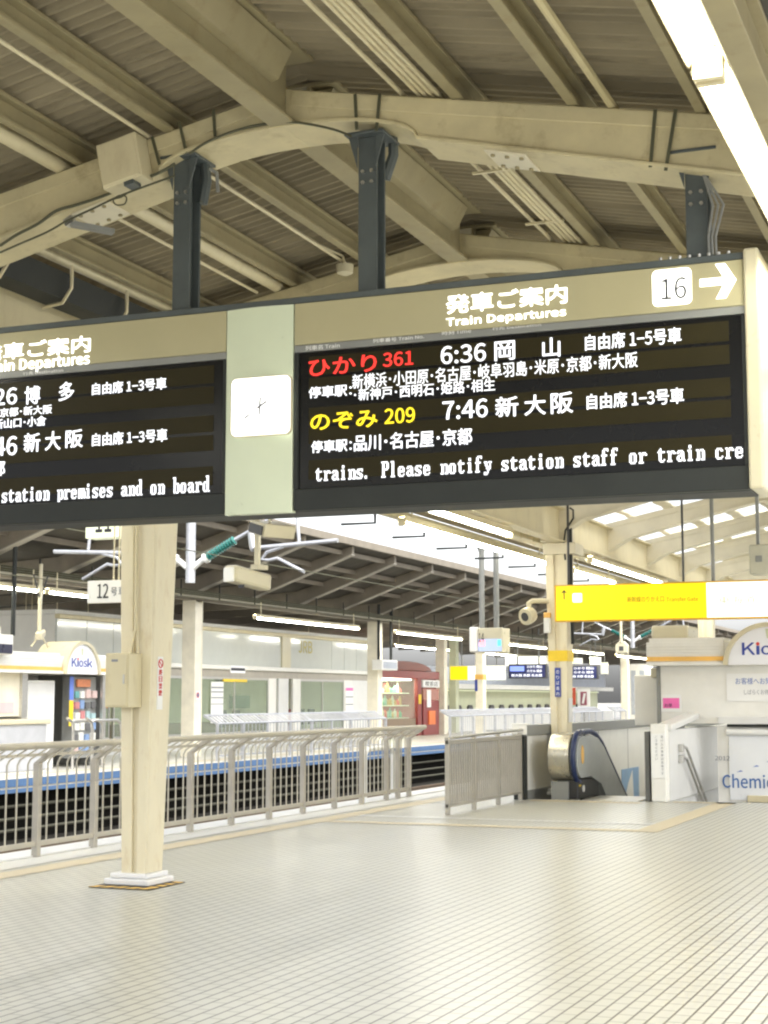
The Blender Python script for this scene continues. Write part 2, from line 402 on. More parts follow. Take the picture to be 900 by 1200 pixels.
# ------------------------------------------------------------------ our canopy
FR = [1.95, 5.4, 8.8] + [12.2 + 3.4 * k for k in range(13)]
can = thing('platform_canopy', (-4.18, 0, 4.2), 'beige steel gabled platform canopy with corrugated underside', 'canopy')
RX = -4.18
def frame(y0):
    big = y0 > 24
    m = MB(); dep = .35 if not big else .24
    for s in (-1, 1):
        e = 3.02
        if big: bot = [(RX, 5.2), (RX + s * .9, 5.0), (RX + s * 2.5, 4.60), (RX + s * e, 4.30)]
        else: bot = [(RX + s * .9 * math.cos(q), 5.02 + .20 * math.sin(q)) for q in [math.pi / 2 * (1 - i / 8) for i in range(9)]] + [(RX + s * e, 4.50)]
        top = [(RX + s * e, 5.45 - .2 * e), (RX, 5.45)]
        m.prism([(x, y0, z) for x, z in bot + top], (0, dep, 0))
        # upper cover plate, 15 mm proud, and the bottom flange, wider than the box
        m.prism([(RX + s * .05, y0 - .015, 5.44 - .01), (RX + s * e, y0 - .015, 5.44 - .2 * e), (RX + s * e, y0 - .015, 5.35 - .2 * e), (RX + s * .05, y0 - .015, 5.33)], (0, .013, 0))
        fb = bot if big else [(RX + s * .9 * math.cos(q), 5.02 + .20 * math.sin(q)) for q in [math.pi / 2 * (1 - i / 8) for i in range(9)]] + [bot[-1]]
        m.prism([(xx, y0 - .03, zz - .002) for xx, zz in fb] + [(xx, y0 - .03, zz - .027) for xx, zz in fb[::-1]], (0, dep + .06, 0))
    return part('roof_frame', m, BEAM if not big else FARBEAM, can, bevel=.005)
for y in FR:
    f_ = frame(y)
    if y < 24:      # bolted splices: a plate under each flange and bolt heads beside it
        for s in (-1, 1):
            xs_ = RX + s * 1.45; zf = 5.02 - (5.02 - 4.50) * (1.45 - .9) / (3.02 - .9) - .029; m = MB()
            sx_ = -s * .2453
            m.prism([(xs_ - .13, y + .02, zf - .13 * sx_ * -1 * -1), (xs_ + .13, y + .02, zf + .13 * sx_), (xs_ + .13, y + .33, zf + .13 * sx_), (xs_ - .13, y + .33, zf - .13 * sx_)], (0, 0, -.012))
            sp_ = part('splice_plate', m, FARBEAM, f_)
            m = MB()
            for a in (-.09, 0, .09):
                for b in (.07, .28): m.tube([(xs_ + a, y + b, zf + a * sx_ - .012), (xs_ + a, y + b, zf + a * sx_ - .026)], .014, 6)
            part('bolt_pattern', m, BEAM2, sp_)
for i in range(len(FR) - 1):
    y0, y1 = FR[i] + .36, FR[i + 1] - .005
    m = MB()
    m.box(RX - .085, RX + .085, y0, y1, 5.20, 5.225)
    m.box(RX - .012, RX + .012, y0, y1, 5.225, 5.60 if y0 < 24 else 5.83)
    m.prism([(RX + .016, y0 + .05, 5.40), (RX + .07, y0 + .05, 5.42), (RX + .16, y0 + .05, 5.585), (RX + .016, y0 + .05, 5.585)], (0, y1 - y0 - .28, 0))
    m.box(RX - .2, RX + .2, y0, y1, 5.60, 5.625)
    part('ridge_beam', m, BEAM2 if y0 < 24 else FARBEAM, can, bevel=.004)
Y0, Y1 = -2.0, 56.0
def zs(x): return 5.66 - .2 * abs(x - RX)
PURL = [(-5.02, .075), (-5.70, .06), (-6.62, .06), (-3.02, .075), (-2.30, .065), (-1.55, .06)]
for x, w in PURL:
    m = MB(); zt = zs(x) - .03; s = 1 if x > RX else -1
    yb = 24.6
    m.box(x - w / 2, x + w / 2, Y0, yb, zt - .03, zt)
    m.box(x - w / 2, x - w / 2 + .012, Y0, yb, zt - .15, zt - .032)
    m.box(x - w / 2, x + w / 2, Y0, yb, zt - .18, zt - .152)
    part('purlin', m, BEAM2, can, bevel=.005)
m = MB(); m.tube([(-5.86, Y0, zs(-5.86) - .16), (-5.86, 24, zs(-5.86) - .16)], .055, 10); m.tube([(-6.78, Y0, zs(-6.78) - .15), (-6.78, 24, zs(-6.78) - .15)], .045, 10)
part('tie_tube', m, CREAM, can, smooth=True)
# corrugated sheets (side laps every 0.9 m), with rectangular rooflights let in further along
PITCHW = .112
SKY_X = [(-7.15, -6.50), (-6.30, -5.70), (-5.50, -4.95)]
SKY_Y = [(25.8 + 3.4 * k + .5, 25.8 + 3.4 * k + 2.75) for k in range(8)]
def sheet(xa, xb, y0, y1, holes=False):
    m = MB(); xsn = [xa, xb]
    if holes: xsn = sorted({xa, xb} | {v for p in SKY_X for v in p})
    n = int((y1 - y0) / (PITCHW / 6)); rows = []
    for j in range(n + 1):
        y = y0 + (y1 - y0) * j / n; lap = int(y / .876 + 50)
        rows.append((y, .027 * math.sin(2 * math.pi * y / PITCHW) + .028 * ((y / .896) % 1)))
    vs = []; fs = []; k = len(xsn)
    for y, dz in rows:
        for x in xsn: vs.append((x, y, zs(x) + dz + (.2 if y0 > 24 else 0)))
    for j in range(n):
        yc = (rows[j][0] + rows[j + 1][0]) / 2
        for i in range(k - 1):
            xc = (xsn[i] + xsn[i + 1]) / 2
            if holes and any(a < xc < b for a, b in SKY_X) and any(a < yc < b for a, b in SKY_Y): continue
            a = j * k + i; fs.append((a, a + 1, a + k + 1, a + k))
    m.add(vs, fs)
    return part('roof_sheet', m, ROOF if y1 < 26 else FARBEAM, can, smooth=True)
sheet(-7.25, RX, Y0, 24.6); sheet(RX, -1.1, Y0, 24.6)
sheet(-7.25, RX, 24.6, Y1, True); sheet(RX, -1.1, 24.6, Y1)
for ya, yb in SKY_Y:
    for xa, xb in SKY_X:
        m = MB(); m.prism([(xa - .02, ya - .02, zs(xa) + .24), (xb + .02, ya - .02, zs(xb) + .24), (xb + .02, yb + .02, zs(xb) + .24), (xa - .02, yb + .02, zs(xa) + .24)], (0, 0, .008))
        part('rooflight', m, SKYPANE, can)
m = MB(); m.prism([(-7.2, Y0, 4.86), (-9.15, Y0, 4.62), (-9.15, Y0, 4.65), (-7.2, Y0, 4.89)], (0, Y1 - Y0, 0)); part('eave_sheet', m, ROOF, can)
m = MB(); m.prism([(-1.15, Y0, 5.03), (1.3, Y0, 4.99), (1.3, Y0, 5.02), (-1.15, Y0, 5.06)], (0, Y1 - Y0, 0)); part('eave_sheet', m, DARKROOF, can)
for xc, g0, g1 in ((-7.10, 4.2, 4.78), (-1.09, 4.58, 4.93)):
    m = MB(); m.box(xc - .02, xc + .02, Y0, Y1, g0 + .03, g1 - .03); fw_ = .12 if xc < -2 else .075; m.box(xc - fw_, xc + fw_, Y0, Y1, g1 - .025, g1); m.box(xc - fw_, xc + fw_, Y0, Y1, g0, g0 + .025)
    part('side_girder', m, CREAM if xc < -2 else BEAM2, can, bevel=.005)
m = MB(); m.prism([(-6.98, Y0, 4.80), (-6.70, Y0, 4.86), (-6.74, Y0, 4.66), (-6.92, Y0, 4.64)], (0, 26, 0)); part('gutter', m, DKGREY, can)
for k in range(12):
    y = 9.4 + .82 * k
    m = MB(); m.tube([(-6.66, y, 4.92), (-6.66, y, 4.74), (-6.74, y, 4.63), (-6.92, y, 4.61)], .014, 6); part('gutter_bracket', m, CREAM, can, smooth=True)
m = MB(); m.box(-9.24, -9.12, 6, Y1, 4.46, 4.60); part('eave_gutter', m, BEAM, can, bevel=.01)
for k in range(14):
    y = 20.5 + 2.2 * k
    m = MB(); m.tube([(-9.18, y, 4.45), (-9.18, y, 4.30), (-9.75, y, 4.30)], .022, 6); part('eave_bracket', m, DKGREY, can)

# ------------------------------------------------------------------ pillars of our platform
def pillar(y, label):
    t = thing('support_pillar', (-7.08, y + .2, 0), label, 'pillar', 'cream steel pillars of the near platform')
    m = MB(); x0 = -7.245
    def taper(a0, a1, b0, b1, ya, yb0, yb1):      # the shaft widens towards its head
        m.add([(a0, ya, 0), (a1, ya, 0), (a1, yb0, 0), (a0, yb0, 0), (b0, ya, 4.2), (b1, ya, 4.2), (b1, yb1, 4.2), (b0, yb1, 4.2)],
              [(3, 2, 1, 0), (4, 5, 6, 7), (0, 1, 5, 4), (1, 2, 6, 5), (2, 3, 7, 6), (3, 0, 4, 7)])
    taper(x0, x0 + .23, x0 - .10, x0 + .29, y + .03, y + .30, y + .44)
    taper(x0, x0 + .10, x0 - .10, x0 + .045, y, y + .028, y + .028); taper(x0 + .145, x0 + .23, x0 + .125, x0 + .29, y, y + .028, y + .028)
    part('shaft', m, PILLAR, t, bevel=.008)
    m = MB(); m.box(-7.37, -6.93, y - .08, y + .36, .012, .065); m.box(-7.33, -6.97, y - .05, y + .33, .066, .11)
    part('plinth', m, ALU, t, bevel=.012)
    return t
pl = pillar(12.1, 'large cream steel pillar standing on a striped mat beside the fence')
P2 = pillar(25.8, 'cream pillar with a yellow band and a blue sign behind the escalator wall')
m = MB(); y = 25.8; m.box(-7.36, -6.80, y - .05, y + .5, 4.0, 4.19); m.box(-7.42, -6.95, y - .02, y + .44, 4.22, 4.75); part('capital', m, FARBEAM, P2, bevel=.01)
m = MB(); m.box(-7.308, -6.972, y - .006, y + .392, 2.21, 2.39); part('yellow_band', m, YELLOW, P2)
m = MB(); m.box(-6.985, -6.975, y + .06, y + .30, 1.2, 1.6); part('plate', m, WHITE, P2)
m = MB(); m.box(-7.19, -7.09, y - .02, y - .004, 1.62, 2.1); bs = part('sign_plate', m, NAVY, P2)
for k, ch in enumerate('のりば案内'): lettering(ch, (-7.165, y - .021, 2.0 - .09 * k), (-7.115, y - .021, 2.06 - .09 * k), X, PAPER, bs)
pillar(39.4, 'cream pillar further along, behind the kiosk on the near platform')
pillar(53.0, 'farthest cream pillar, seen above the near kiosk roof')
m = MB(); cab = [(-6.92, 25.9, 4.7), (-6.92, 25.9, 3.2), (-6.92, 25.95, 2.5)]; m.tube(cab, .03, 8)
m.tube([(-6.9, 25.8, 4.78), (-6.84, 25.8, 4.74), (-6.84, 25.8, 4.6), (-6.97, 25.77, 4.4), (-7.0, 25.77, 4.2), (-6.98, 25.77, 3.9)], .016, 6)
single('cable_drop', m, DKGREY, 'dark cable and pale flex running down the pillar with the yellow band', 'cable', smooth=True)
m = MB()
n = 10
for k in range(n):   # chevron mat
    pass
t = thing('hazard_mat', (-7.08, 12.3, 0), 'worn yellow and black striped mat around the pillar base', 'mat')
m = MB(); m.box(-7.42, -6.83, 11.86, 12.48, .004, .008); part('mat_base', m, HAZARDK, t)
m = MB()
for k in range(5):
    x = -7.42 + .12 * k; m.prism([(x, 11.86, .009), (x + .07, 11.86, .009), (x + .10, 11.97, .009), (x + .03, 11.97, .009)], (0, 0, .002))
for k in range(4):
    y = 11.95 + .14 * k; m.prism([(-6.83, y, .009), (-6.83, y + .075, .009), (-6.92, y + .105, .009), (-6.92, y + .03, .009)], (0, 0, .002))
part('yellow_stripe', m, HAZARDY, t)
# things fixed to the near pillar
t = thing('equipment_box', (-7.1, 12.0, 1.5), 'cream equipment box fixed to the front of the large pillar', 'box')
m = MB(); m.box(-7.31, -7.075, 11.88, 12.098, 1.52, 1.985); part('case', m, CREAM, t, bevel=.008)
m = MB(); m.box(-7.295, -7.09, 11.868, 11.879, 1.535, 1.97); door = part('door', m, CREAM, t, bevel=.004)
m = MB(); m.box(-7.24, -7.18, 11.863, 11.8675, 1.91, 1.93); part('name_plate', m, INKGREY, door)
m = MB(); m.box(-7.125, -7.11, 11.860, 11.8675, 1.72, 1.80); part('handle', m, STEEL, door)
m = MB(); m.tube([(-7.15, 12.075, 4.15), (-7.13, 12.075, 2.2), (-7.15, 12.05, 2.06), (-7.15, 12.03, 1.985)], .015, 8); m.tube([(-7.11, 12.075, 2.2), (-7.09, 12.04, 2.06), (-7.085, 12.03, 1.985)], .009, 8)
single('conduit', m, CREAM, 'thin cream conduit running down the pillar into the equipment box', 'conduit', smooth=True)
t = thing('notice_strip', (-6.945, 12.25, 1.5), 'narrow white notice with red no smoking ring on the large pillar', 'notice')
m = MB(); m.box(-6.995, -6.982, 12.21, 12.30, 1.50, 1.96); nb = part('sheet', m, PAPER, t)
ring = [(-6.981, 12.255 + .035 * math.cos(a), 1.90 + .035 * math.sin(a)) for a in [2 * math.pi * i / 16 for i in range(17)]]
m = MB(); m.tube(ring, .006, 5); m.tube([(-6.981, 12.23, 1.925), (-6.981, 12.28, 1.875)], .005, 5); part('ring', m, INKRED, nb)
for k, ch in enumerate('終日禁煙'): lettering(ch, (-6.980, 12.228, 1.80 - .06 * k), (-6.980, 12.282, 1.85 - .06 * k), Y, INKRED, nb)

# ------------------------------------------------------------------ lamps
def lamp(x, y, z, L, label, far=False, group='fluorescent lamps of the near platform', rods=0):
    t = thing('ceiling_lamp', (x, y, z), label, 'lamp', group)
    m = MB(); m.prism([(x - .078, y, z - .005), (x - .045, y, z + .09), (x + .045, y, z + .09), (x + .078, y, z - .005), (x + .07, y, z - .005), (x + .04, y, z + .07), (x - .04, y, z + .07), (x - .07, y, z - .005)], (0, L, 0))
    m.box(x - .055, x + .055, y - .004, y + .028, z - .062, z + .055); m.box(x - .055, x + .055, y + L - .028, y + L + .004, z - .062, z + .055)
    part('housing', m, CREAM, t)
    m = MB(); m.tube([(x, y + .03, z - .01), (x, y + .06, z - .01), (x, y + L - .06, z - .01), (x, y + L - .03, z - .01)], [.03, .045, .045, .03], 12); part('tube', m, TUBEFAR if far else TUBE, t, smooth=True)
    if rods:
        for yy in (y + .4, y + L - .4):
            m = MB(); m.tube([(x, yy, z + .09), (x, yy, z + rods)], .015, 6); part('hanger', m, CREAM, t)
    return t
ql = {0: 'lamp at the upper right corner of the photo, nearer of the two joined tubes', 1: 'long bright lamp running down the upper right edge above the board'}
lamp(-1.0, 4.02, 4.0, 1.84, 'near half of the bright lamp line at the upper right corner')
lamp(-1.0, 5.90, 4.0, 2.7, 'long bright lamp running down the right edge just above the board')
for k in range(5): lamp(-1.08, 8.7 + 3.4 * k, 4.0, 2.7, 'lamp of the right hand row hidden behind the departure board')
for k in range(4): lamp(-1.08, 25.8 + 4.5 * k, 4.0, 2.7, 'lamp of the far right hand row hidden beyond the board')
for k in range(1): lamp(-1.08, -4.5 + 4 * k, 4.0, 2.7, 'lamp of the right hand row behind the photographer')
for k in range(3): lamp(-7.1, 2.4 + 5.2 * k, 4.08, 2.7, 'lamp under the left girder hidden by the board')
lamp(-7.1, 19.3, 4.08, 3.7, 'upper of the two bright lamps beneath the board, left of the banded pillar')
lamp(-8.04, 20.9, 4.09, 7.4, 'lower and longer of the two bright lamps beneath the board', rods=.5)
lamp(-7.1, 27.9, 4.08, 6.6, 'slanting lamp just above the yellow sign, right of the banded pillar')
lamp(-8.04, 30.2, 4.09, 3.4, 'small lamp end seen just right of the banded pillar, above the yellow sign', rods=.5)
lamp(-7.1, 37.5, 4.08, 6.6, 'distant lamp behind the yellow sign')
lamp(-8.04, 10.5, 4.09, 6.0, 'eave lamp hidden behind the left half of the board', rods=.5)
lamp(-7.1, -3.5, 4.08, 3.7, 'lamp under the left girder behind the photographer')

# cable tray along the eave and conduits on the right slope
t = thing('cable_tray', (-7.6, 30, 4.2), 'greenish cable tray between the two lamp rows above the fence', 'cable tray')
m = MB(); m.box(-7.72, -7.48, 11, 55, 4.22, 4.235); m.box(-7.735, -7.72, 11, 55, 4.22, 4.31); m.box(-7.48, -7.465, 11, 55, 4.22, 4.31); part('tray', m, BEAM, t)
m = MB()
for k in range(5): m.tube([(-7.68 + .04 * k, 11, 4.26), (-7.68 + .04 * k, 55, 4.26)], .015, 6)
part('cable', m, CABLE, t)
for k in range(26):
    m = MB(); m.tube([(-7.45, 18.5 + .7 * k, 4.78), (-7.45, 18.5 + .7 * k, 4.2)], .012, 5); part('hanger', m, PALECABLE, t)
t = thing('conduit_bundle', (-3.2, 8, 5.2), 'bundle of five parallel pale conduits under the right roof slope', 'conduit')
for x in (-3.40, -3.285, -3.24, -3.195, -3.15):
    m = MB(); m.tube([(x, Y0, zs(x) - .18), (x, 24, zs(x) - .18)], .016, 7); part('conduit', m, CREAM, t, smooth=True)
for y in (10.3, 11.6):
    m = MB(); m.box(-3.43, -3.12, y, y + .03, zs(-3.3) - .215, zs(-3.3) - .20); part('clamp', m, CREAM, t)
m = MB(); m.tube([(-2.07, Y0, zs(-2.07) - .19), (-2.07, 9, zs(-2.07) - .19)], .026, 8)
single('conduit', m, PALECABLE, 'single thick yellowish conduit between two purlins of the right roof slope', 'conduit', smooth=True)
m = MB(); m.tube([(-5.17, Y0, zs(-5.17) - .19), (-5.17, 12.1, zs(-5.17) - .19)], .014, 7)
single('conduit', m, CREAM, 'thin conduit alongside the purlin left of the ridge', 'conduit', smooth=True)
m = MB(); m.tube([(-6.0, 9.2, zs(-6) - .2), (-6.0, 12.1, zs(-6) - .2)], .013, 7)
single('conduit', m, CREAM, 'thin conduit below the tie tube, behind the left hanging post', 'conduit', smooth=True)
t = thing('smoke_detector', (-4.95, 12.0, 5.1), 'small pale round fitting at the end of a conduit, left of the middle post', 'fitting')
m = MB(); c = at(404, 316, y=12.0)
m.tube([c + Vector((0, 0, -.05)), c + Vector((0, 0, -.03)), c + Vector((0, 0, .04))], [.03, .07, .075], 12); part('cap', m, CAPCREAM, t, smooth=True)
m = MB(); m.tube([c + Vector((0, 0, .04)), c + Vector((-.02, 0, .12)), c + Vector((-.10, -.3, .14)), c + Vector((-.11, -2.6, .14))], .012, 6); part('conduit', m, CREAM, t)

# white box, wires and clamps on the first frame
t = thing('junction_box', (-5.4, 8.7, 4.95), 'square cream junction box bolted to the first roof beam', 'box')
sl = Vector((.98, 0, .2)).normalized(); up = Vector((-.2, 0, .98)).normalized()
c0 = at(120, 222, y=8.62)
mb = MB(); p = c0; mb.prism([p, p + sl * .30, p + sl * .30 + up * .31, p + up * .31], (0, .16, 0)); part('case', mb, CREAM, t, bevel=.01)
mb = MB(); p = c0 + sl * .012 + up * .012; mb.prism([p, p + sl * .276, p + sl * .276 + up * .286, p + up * .286], (0, -.012, 0)); part('cover', mb, CREAM, t, bevel=.005)
mb = MB(); p = c0 + sl * .16 - up * .03; mb.prism([p, p + sl * .07, p + sl * .07 + up * .028, p + up * .028], (0, .10, 0)); part('gland', mb, POSTGREY, t)
def wire(pts, r, mm, label, y=8.74):
    m = MB(); P = [at(px, py, y=y) for px, py in pts]; Q = []
    for i in range(len(P) - 1):
        a, b = P[max(i - 1, 0)], P[min(i + 2, len(P) - 1)]
        for k in range(6):
            s = k / 6; p0, p1, p2, p3 = a, P[i], P[i + 1], b
            Q.append(.5 * ((2 * p1) + (p2 - p0) * s + (2 * p0 - 5 * p1 + 4 * p2 - p3) * s * s + (3 * p1 - p0 - 3 * p2 + p3) * s ** 3))
    Q.append(P[-1]); m.tube(Q, r, 6)
    return single('cable', m, mm, label, 'cable', 'cables along the first roof beam', smooth=True)
wire([(0, 288), (20, 275), (45, 262), (66, 247), (90, 240), (120, 230), (150, 217), (185, 203), (205, 192)], .010, CABLE, 'dark cable sagging along the left arm of the first roof beam')
wire([(0, 296), (25, 285), (55, 272), (80, 258), (112, 243), (135, 232), (160, 222), (185, 213), (205, 206)], .007, CABLE, 'thinner dark cable below the sagging one on the left beam', y=8.72)
wire([(132, 234), (140, 229), (148, 231), (146, 239), (136, 240), (133, 234), (142, 231), (150, 226)], .005, CABLE, 'small coil of spare wire on the left beam', y=8.70)
wire([(222, 180), (240, 168), (265, 157), (295, 148), (333, 143), (365, 146), (395, 153), (412, 160)], .008, CABLE, 'dark cable arching under the ridge between the two hanging posts')
t = thing('beam_clamp', (-6.1, 8.9, 4.7), 'small grey clamp with a pale plate on the left beam flange', 'clamp')
c = at(82, 262, y=8.76); m = MB(); m.bar(c, c + Vector((.20, .22, -.02)), .07, .03); part('plate', m, MIDGREY, t)
m = MB(); m.bar(c + Vector((-.03, 0, .0)), c + Vector((.03, 0, .03)), .05, .05); part('bolt', m, STEEL, t)
for (pxa, lab) in ((150, 'first'), (212, 'second'), (250, 'third')): pass
t = thing('beam_strap', (-5, 8.75, 5.1), 'dark straps wrapped round the first roof beam', 'strap')
for pa, pb in (((178, 160), (187, 193)), ((210, 143), (218, 178)), ((250, 128), (252, 160)), ((416, 110), (418, 152)), ((445, 110), (441, 154)), ((792, 128), (780, 200)), ((768, 128), (762, 196))):
    m = MB(); a = at(*pa, y=8.775); b = at(*pb, y=8.775); m.bar(a, b, .004, .02, up=(1, 0, 0)); part('strap', m, CABLE, t)

# ------------------------------------------------------------------ the departure board
BY = 8.75
bd = thing('departure_board', (-4.2, 8.95, 2.73), 'long hanging departure board with lit train times and a clock', 'departure board')
m = MB(); m.box(-7.4, -1.328, 8.80, 9.10, 2.735, 4.03); part('casing', m, DKGREY, bd, bevel=.008)
m = MB(); m.box(-7.4, -1.25, 8.76, 9.12, 4.034, 4.075); part('top_rail', m, POSTGREY, bd, bevel=.006)
m = MB(); m.box(-1.324, -1.24, 8.72, 9.13, 2.735, 4.085); part('end_cap', m, CAPCREAM, bd, bevel=.015)
def pl_box(x0, x1, z0, z1, y0, y1, name, mm, par, **k):
    m = MB(); m.box(x0, x1, y0, y1, z0, z1); return part(name, m, mm, par, **k)
halves = [(-4.078, -1.328), (-7.30, -4.552)]
def L(s, a, b, mm, par, bold=.012, y=8.752):
    """lettering read off the photograph: lower left pixel a, upper right pixel b, on the board's face"""
    return lettering(s, at(*a, y=y), at(*b, y=y), X, mm, par, bold)
HD, LS, DS = [], [], []
for i, (xa, xb) in enumerate(halves):
    HD.append(pl_box(xa, xb, 3.768, 4.03, BY, 8.799, 'header_panel', KHAKI, bd, bevel=.004))
    LS.append(pl_box(xa, xb, 3.722, 3.765, BY + .004, 8.799, 'column_strip', MIDGREY, bd))
    DS.append(pl_box(xa + .03, xb - .02, 2.872, 3.719, BY + .016, 8.799, 'display_screen', SCREEN, bd))
    pl_box(xa, xb, 2.737, 2.869, BY, 8.799, 'lower_frame', DKGREY, bd, bevel=.006)
    pl_box(xa, xa + .028, 2.872, 3.719, BY, 8.799, 'side_frame', DKGREY, bd); pl_box(xb - .018, xb, 2.872, 3.719, BY, 8.799, 'side_frame', DKGREY, bd)
    for z0, z1 in ((3.575, 3.69), (3.445, 3.555), (3.265, 3.37), (3.145, 3.245), (2.925, 3.045)):
        pl_box(xa + (.095 if i == 0 else .06), xb - .09, z0, z1, BY + .0125, BY + .0155, 'display_strip', STRIP, DS[i])
h, l, d = HD[0], LS[0], DS[0]
ty = BY - .001
L('発車ご案内', (523, 368), (664, 333), BACKLIT, h, .03, ty)
L('Train Departures', (523, 385), (663, 360), BACKLIT, h, .022, ty)
pq = [at(765, 360, y=BY), at(811, 355, y=BY), at(811, 313, y=BY), at(765, 318, y=BY)]
x0, x1, z0, z1 = pq[0].x, pq[1].x, pq[0].z, pq[2].z
def rrect(x0, x1, z0, z1, r, y, n=5):
    o = []
    for cx, cz, a0 in ((x1 - r, z1 - r, 0), (x0 + r, z1 - r, 90), (x0 + r, z0 + r, 180), (x1 - r, z0 + r, 270)):
        for k in range(n + 1):
            a = R(a0 + 90 * k / n); o.append((cx + r * math.cos(a), y, cz + r * math.sin(a)))
    return o
m = MB(); m.prism(rrect(x0, x1, z0, z1, .03, BY - .006), (0, .005, 0)); part('number_plaque', m, BACKLIT, h)
lettering('16', at(775, 352, y=BY - .007), at(804, 324, y=BY - .007), X, INK, h, 0)
za = (at(840, 330, y=BY).z); xa = at(820, 330, y=BY).x; xb = at(863, 330, y=BY).x
m = MB()
m.prism([(xa, BY - .004, za - .022), (xb - .05, BY - .004, za - .022), (xb - .05, BY - .004, za + .022), (xa, BY - .004, za + .022)], (0, .003, 0))
m.prism([(xb - .115, BY - .0045, za + .10), (xb - .06, BY - .0045, za + .10), (xb, BY - .0045, za), (xb - .06, BY - .0045, za - .10), (xb - .115, BY - .0045, za - .10), (xb - .06, BY - .0045, za)], (0, .003, 0))
part('arrow', m, BACKLIT, h)
for s, a, b in (('列車名 Train', (358, 411), (398, 402)), ('列車番号 Train No.', (437, 402), (497, 392)), ('時刻 Time', (518, 393), (552, 385)), ('行先 Destination', (577, 387), (634, 379))):
    L(s, a, b, PAPER, l, .0, BY + .003)
yy = BY + .0115
for s, a, b, mm, bo in (
    ('ひかり', (362, 441), (441, 415), LEDR, .025), ('361', (449, 430), (484, 411), LEDR, .02), ('6:36', (517, 427), (569, 402), LEDW, .02),
    ('岡', (580, 423), (603, 399), LEDW, .018), ('山', (636, 419), (656, 395), LEDW, .018), ('自由席 1−5号車', (686, 411), (798, 383), LEDW, .012),
    ('停車駅：', (362, 467), (412, 450), LEDW, .014), ('新横浜･小田原･名古屋･岐阜羽島･米原･京都･新大阪', (413, 456), (747, 412), LEDW, .0),
    ('･新神戸･西明石･姫路･相生', (415, 470), (580, 443), LEDW, .0), ('のぞみ', (364, 505), (442, 480), LEDY, .025), ('209', (451, 497), (486, 477), LEDY, .02),
    ('7:46', (519, 492), (571, 467), LEDW, .02), ('新', (581, 489), (607, 464), LEDW, .018), ('大', (615, 487), (639, 462), LEDW, .018), ('阪', (646, 485), (671, 459), LEDW, .018),
    ('自由席 1−3号車', (688, 480), (801, 454), LEDW, .012), ('停車駅：', (365, 531), (412, 514), LEDW, .014), ('品川･名古屋･京都', (415, 529), (553, 501), LEDW, .012)):
    L(s, a, b, mm, d, bo, yy)
dot_text('trains. Please notify station staff or train cre', at(370, 569, y=yy), at(873, 516, y=yy), X, LEDW, d)
h, l, d = HD[1], LS[1], DS[1]
L('発車ご案内', (-22, 424), (106, 393), BACKLIT, h, .022, ty)
L('Train Departures', (-20, 441), (105, 413), BACKLIT, h, .022, ty)
L('時刻 Time', (-34, 443), (-6, 436), PAPER, l, 0, BY + .003); L('行先 Destination', (27, 440), (74, 432), PAPER, l, 0, BY + .003)
for s, a, b, mm, bo in (
    ('6:26', (-27, 477), (20, 454), LEDW, .02), ('博', (29, 474), (47, 452), LEDW, .018), ('多', (69, 470), (87, 447), LEDW, .018), ('自由席 1−3号車', (108, 463), (195, 442), LEDW, .012),
    ('京都･新大阪', (0, 489), (61, 474), LEDW, .01), ('新山口･小倉', (-7, 503), (54, 487), LEDW, .01),
    ('6:46', (-27, 536), (20, 511), LEDW, .02), ('新', (28, 530), (47, 507), LEDW, .018), ('大', (53, 528), (71, 505), LEDW, .018), ('阪', (77, 525), (97, 503), LEDW, .018),
    ('自由席 1−3号車', (108, 523), (196, 502), LEDW, .012), ('都', (-8, 558), (6, 540), LEDW, .012)):
    L(s, a, b, mm, d, bo, yy)
dot_text('station premises and on board', at(2, 594, y=yy), at(247, 557, y=yy), X, LEDW, d)
# the clock panel, bowed forward between the two halves
m = MB(); x0, x1 = -4.545, -4.085; n = 12
sec = [(x0 + (x1 - x0) * i / n, BY + .01 - .035 * math.sin(math.pi * (.12 + .76 * i / n))) for i in range(n + 1)]
m.prism([(x0, 8.798, 2.728)] + [(x, y, 2.728) for x, y in sec] + [(x1, 8.798, 2.728)], (0, 0, 1.30))
cp_ = part('clock_panel', m, CLOCKGREEN, bd, smooth=True)
ca, cb = at(272, 515, y=8.71), at(341, 436, y=8.71)
m = MB(); m.prism(rrect(ca.x, cb.x, ca.z + .015, cb.z - .02, .035, 8.695), (0, .03, 0)); part('clock_face', m, CLOCKLIT, cp_)
cx, cz = (ca.x + cb.x) / 2, (ca.z + cb.z) / 2 - .003
m = MB(); m.bar((cx - .02, 8.691, cz - .012), (cx + .045, 8.691, cz + .026), .004, .009); m.bar((cx + .002, 8.6885, cz + .055), (cx - .004, 8.6885, cz - .055), .004, .008); m.bar((cx - .105, 8.691, cz - .072), (cx - .075, 8.691, cz - .048), .004, .008)
part('clock_hand', m, INK, cp_)
m = MB(); rd = (cb.x - ca.x) * .40
for k in range(12):
    a = math.pi * k / 6; u_ = Vector((math.cos(a), 0, math.sin(a))); m.bar(Vector((cx, 8.693, cz)) + u_ * rd, Vector((cx, 8.693, cz)) + u_ * rd * (.84 if k % 3 else .78), .002, .005, up=(0, 1, 0))
part('hour_mark', m, mat('pale clock print', (.62, .64, .6), .5), cp_)
m = MB(); rim = rrect(ca.x - .008, cb.x + .008, ca.z + .007, cb.z - .012, .04, 8.70); m.prism(rim, (0, .02, 0)); part('clock_rim', m, CAPCREAM, cp_)
